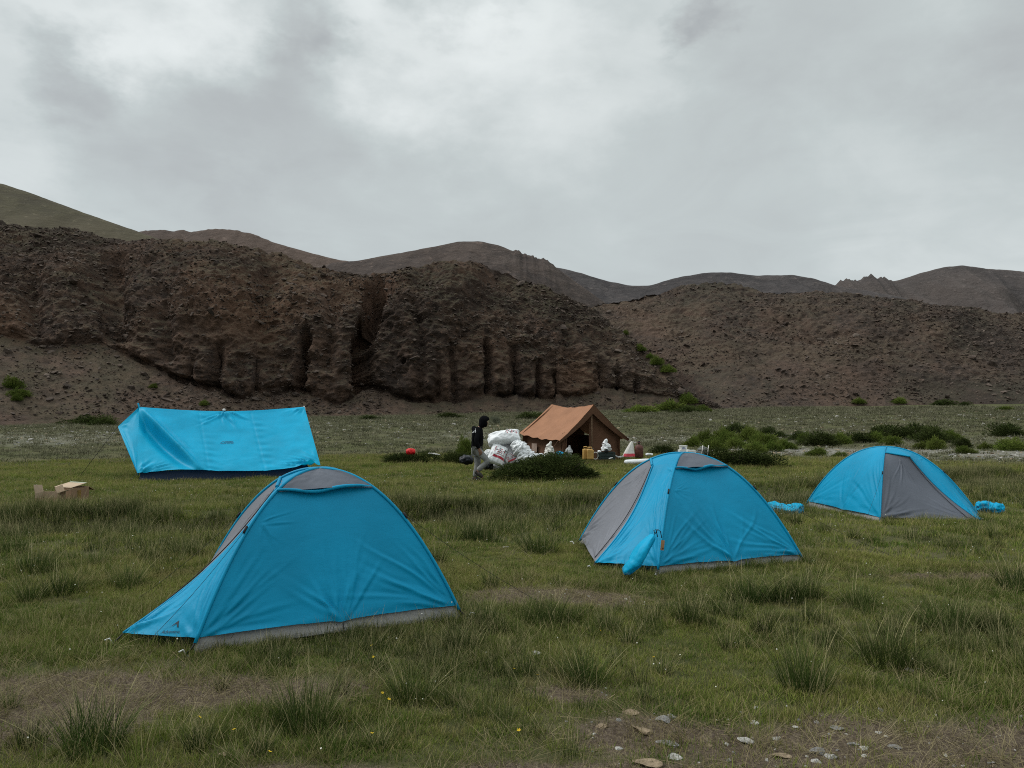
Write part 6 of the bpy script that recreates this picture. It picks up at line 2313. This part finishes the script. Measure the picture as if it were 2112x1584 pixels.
def person():
    g = hit(981, 994)
    g = Vector((at(981, 994, 19.3).x, 19.3, 0))
    g.z = gz(g.x, g.y)
    sk = plain('skin', (0.22, 0.12, 0.08), 0.6, 0.06)
    black = plain('black_cotton', (0.007, 0.007, 0.008), 0.95, 0.3, spec=0.02)
    grey = plain('grey_cotton', (0.20, 0.20, 0.195), 0.9, 0.2, 10, bump=0.4, bs=16)
    shoe = plain('dark_shoe', (0.035, 0.03, 0.027), 0.7)
    sc = 1.03
    # joints: x = walking direction, y = left(+)/right(-), z = up
    J = {'pelvis': (0.03, 0, 0.80), 'belly': (0.05, 0, 0.96), 'chest': (0.06, 0, 1.16), 'neck0': (0.10, 0, 1.30), 'neck': (0.15, 0, 1.37), 'head': (0.20, 0, 1.455), 'crown': (0.215, 0, 1.53), 'chin': (0.255, 0, 1.385),
         'hipr': (0.04, -0.09, 0.76), 'kneer': (0.31, -0.10, 0.50), 'ankr': (0.04, -0.10, 0.27), 'ballr': (0.13, -0.10, 0.15), 'toer': (0.19, -0.10, 0.10),
         'hipl': (0.02, 0.09, 0.76), 'kneel': (0.05, 0.09, 0.42), 'ankl': (-0.03, 0.09, 0.09), 'balll': (0.08, 0.09, 0.035), 'toel': (0.15, 0.09, 0.03),
         'shr': (0.08, -0.17, 1.25), 'elr': (0.02, -0.23, 1.00), 'wrr': (0.09, -0.21, 0.80), 'pmr': (0.11, -0.20, 0.745),
         'shl': (0.08, 0.17, 1.25), 'ell': (0.02, 0.23, 0.99), 'wrl': (0.10, 0.23, 0.78), 'pml': (0.13, 0.225, 0.72)}
    rad = {'pelvis': .125, 'belly': .12, 'chest': .135, 'neck0': .07, 'neck': .052, 'head': .092, 'crown': .07, 'chin': .045, 'hipr': .085, 'kneer': .055, 'ankr': .036, 'ballr': .038, 'toer': .026,
           'hipl': .085, 'kneel': .055, 'ankl': .036, 'balll': .038, 'toel': .026, 'shr': .06, 'elr': .042, 'wrr': .028, 'pmr': .034, 'shl': .06, 'ell': .042, 'wrl': .028, 'pml': .034}
    E = [('pelvis', 'belly'), ('belly', 'chest'), ('chest', 'neck0'), ('neck0', 'neck'), ('neck', 'head'), ('head', 'crown'), ('head', 'chin'), ('pelvis', 'hipr'), ('hipr', 'kneer'), ('kneer', 'ankr'), ('ankr', 'ballr'), ('ballr', 'toer'),
         ('pelvis', 'hipl'), ('hipl', 'kneel'), ('kneel', 'ankl'), ('ankl', 'balll'), ('balll', 'toel'), ('chest', 'shr'), ('shr', 'elr'), ('elr', 'wrr'), ('wrr', 'pmr'), ('chest', 'shl'), ('shl', 'ell'), ('ell', 'wrl'), ('wrl', 'pml')]
    names = list(J)
    for sd, s_ in (('r', -1), ('l', 1)):
        p = Vector(J['pm' + sd])
        dirn = (p - Vector(J['wr' + sd])).normalized()
        for k, (off, ln) in enumerate([(-0.028, .06), (-0.009, .07), (0.010, .066), (0.027, .052)]):
            a, b, c = 'f%s%da' % (sd, k), 'f%s%db' % (sd, k), 'f%s%dc' % (sd, k)
            J[a] = tuple(p + dirn * 0.035 + Vector((off * 0.9, 0, off * 0.5)))
            J[b] = tuple(Vector(J[a]) + dirn * ln * 0.6)
            J[c] = tuple(Vector(J[b]) + (dirn * 0.6 + Vector((-0.5, -s_ * 0.4, 0))).normalized() * ln * 0.5)
            for n_, r_ in ((a, .011), (b, .010), (c, .008)):
                rad[n_] = r_
            E += [('pm' + sd, a), (a, b), (b, c)]
        a, b = 't%sa' % sd, 't%sb' % sd
        J[a] = tuple(p + Vector((0.035, -s_ * 0.01, 0.01)))
        J[b] = tuple(p + dirn * 0.05 + Vector((0.045, -s_ * 0.02, 0)))
        rad[a], rad[b] = .012, .009
        E += [('pm' + sd, a), (a, b)]
    names = list(J)
    idx = {n_: i for i, n_ in enumerate(names)}
    body = skin_mesh('person', [tuple(Vector(J[n_]) * sc) for n_ in names], [(idx[a], idx[b]) for a, b in E], [rad[n_] * sc for n_ in names], 0)
    root = link('person', body, sk, loc=g)
    tag(root, 'person in a black hoodie and grey trousers walking with bowed head past the sacks', 'person')

    def wear(name, keys, edges, grow, mat, extra=None, over=None):
        js = {k: Vector(J[k]) for k in keys}
        rr = {k: rad[k] + grow for k in keys}
        if over:
            rr.update(over)
        if extra:
            for k, (p, r_) in extra.items():
                js[k] = Vector(p); rr[k] = r_
        ks = list(js)
        ix = {k: i for i, k in enumerate(ks)}
        me = skin_mesh(name, [tuple(js[k] * sc) for k in ks], [(ix[a], ix[b]) for a, b in edges], [tuple(x * sc for x in rr[k]) if isinstance(rr[k], tuple) else rr[k] * sc for k in ks], 0)
        return link(name, me, mat, root)
    hood = wear('hoodie', ['belly', 'pelvis', 'chest', 'neck0', 'shr', 'elr', 'wrr', 'shl', 'ell', 'wrl'],
                [('belly', 'pelvis'), ('belly', 'chest'), ('chest', 'neck0'), ('chest', 'shr'), ('shr', 'elr'), ('elr', 'wrr'), ('chest', 'shl'), ('shl', 'ell'), ('ell', 'wrl'), ('chest', 'hb'), ('hb', 'hb2')], 0.022, black,
                extra={'hb': ((-0.02, 0, 1.29), .10), 'hb2': ((-0.10, 0, 1.335), .035)}, over={'pelvis': .155, 'belly': .15, 'neck0': .085})
    # hood drawn up over the head, open at the face
    n_, m_ = 22, 30
    th = np.linspace(0.02, math.pi - 0.02, n_)[:, None].repeat(m_, 1)
    ph = np.linspace(0, 2 * math.pi, m_, endpoint=False)[None, :].repeat(n_, 0)
    hx, hy, hz = np.sin(th) * np.cos(ph), np.sin(th) * np.sin(ph), np.cos(th)
    face = sstep(0.55, 0.85, hx) * (1 - sstep(-0.05, 0.25, hz))
    hx = hx * (1 - 0.75 * face)
    hx = hx + 0.10 * sstep(0.5, 0.9, hx) * sstep(0.0, 0.5, hz)
    back = sstep(0.1, 0.9, -hz) * sstep(-0.2, 0.6, -hx)
    P = np.stack([0.205 + 0.128 * hx - 0.05 * back, 0.118 * hy * (1 + 0.1 * back), 1.462 + 0.142 * hz - 0.06 * back], -1)
    P = P + 0.008 * fbm(P[..., 0] * 22, P[..., 1] * 22, P[..., 2] * 22, 2)[..., None]
    link('hood', grid_mesh('hood', P * sc, wrap=True), black, root)
    wear('trousers', ['pelvis', 'hipr', 'kneer', 'ankr', 'hipl', 'kneel', 'ankl'], [('pelvis', 'hipr'), ('hipr', 'kneer'), ('kneer', 'ankr'), ('pelvis', 'hipl'), ('hipl', 'kneel'), ('kneel', 'ankl')], 0.022, grey,
         over={'pelvis': .13, 'ankr': .062, 'ankl': .062, 'kneer': .082, 'kneel': .082})
    for sd in 'rl':
        a, b, t = (Vector(J[k + sd]) for k in ('ank', 'ball', 'toe'))
        dirn = (t - a)
        heel = a - Vector((dirn.x, 0, 0)).normalized() * 0.05 + Vector((0, 0, -0.03))
        me = skin_mesh('shoe', [tuple(v * sc) for v in (a, heel, b, t)], [(0, 1), (0, 2), (2, 3), (1, 2)], [.058 * sc, .055 * sc, .062 * sc, .050 * sc], 0)
        link('shoe', me, shoe, root)
    # face: nose, eyes, mouth and ears
    mb = MB()
    mb.tube([(0.278 * sc, 0, 1.44 * sc), (0.312 * sc, 0, 1.415 * sc), (0.282 * sc, 0, 1.408 * sc)], [0.008, 0.014, 0.010], 8)
    mb.obj('nose', sk, root)
    mb = MB()
    mb.tube([(0.283 * sc, -0.025, 1.388 * sc), (0.292 * sc, 0, 1.386 * sc), (0.283 * sc, 0.025, 1.388 * sc)], 0.006, 6)
    mb.obj('mouth', plain('lips', (0.16, 0.06, 0.05), 0.6), root)
    for s_ in (-1, 1):
        mb = MB(); mb.lathe([(0, -0.009), (0.009, 0), (0, 0.009)], 8, (0.272 * sc, s_ * 0.035, 1.445 * sc)); mb.obj('eye', M['black'], root)
    # white print on the back and side of the hoodie
    bv = BVHTree.FromPolygons([v.co.copy() for v in hood.data.vertices], [tuple(p.vertices) for p in hood.data.polygons])
    mb = MB()
    for k, (x0, z0, x1, z1) in enumerate([(-0.072, 1.185, -0.066, 1.205), (-0.050, 1.195, -0.048, 1.225), (-0.034, 1.198, -0.032, 1.235), (-0.014, 1.198, -0.012, 1.25), (0.004, 1.198, 0.006, 1.26), (-0.014, 1.248, 0.006, 1.258), (0.0, 1.27, 0.002, 1.29)]):
        V = []
        for (xx, zz) in ((x0 - .003, z0), (x1 + .003, z0), (x1 + .003, z1), (x0 - .003, z1)):
            h = bv.ray_cast(Vector((xx * sc, -1, zz * sc)), Vector((0, 1, 0)), 3)[0]
            V.append((xx * sc, (h.y if h is not None else -0.15) - 0.006, zz * sc))
        mb.add(V, [(0, 1, 2, 3)])
    mb.obj('back_print', M['white'], hood, smooth=False)


person()
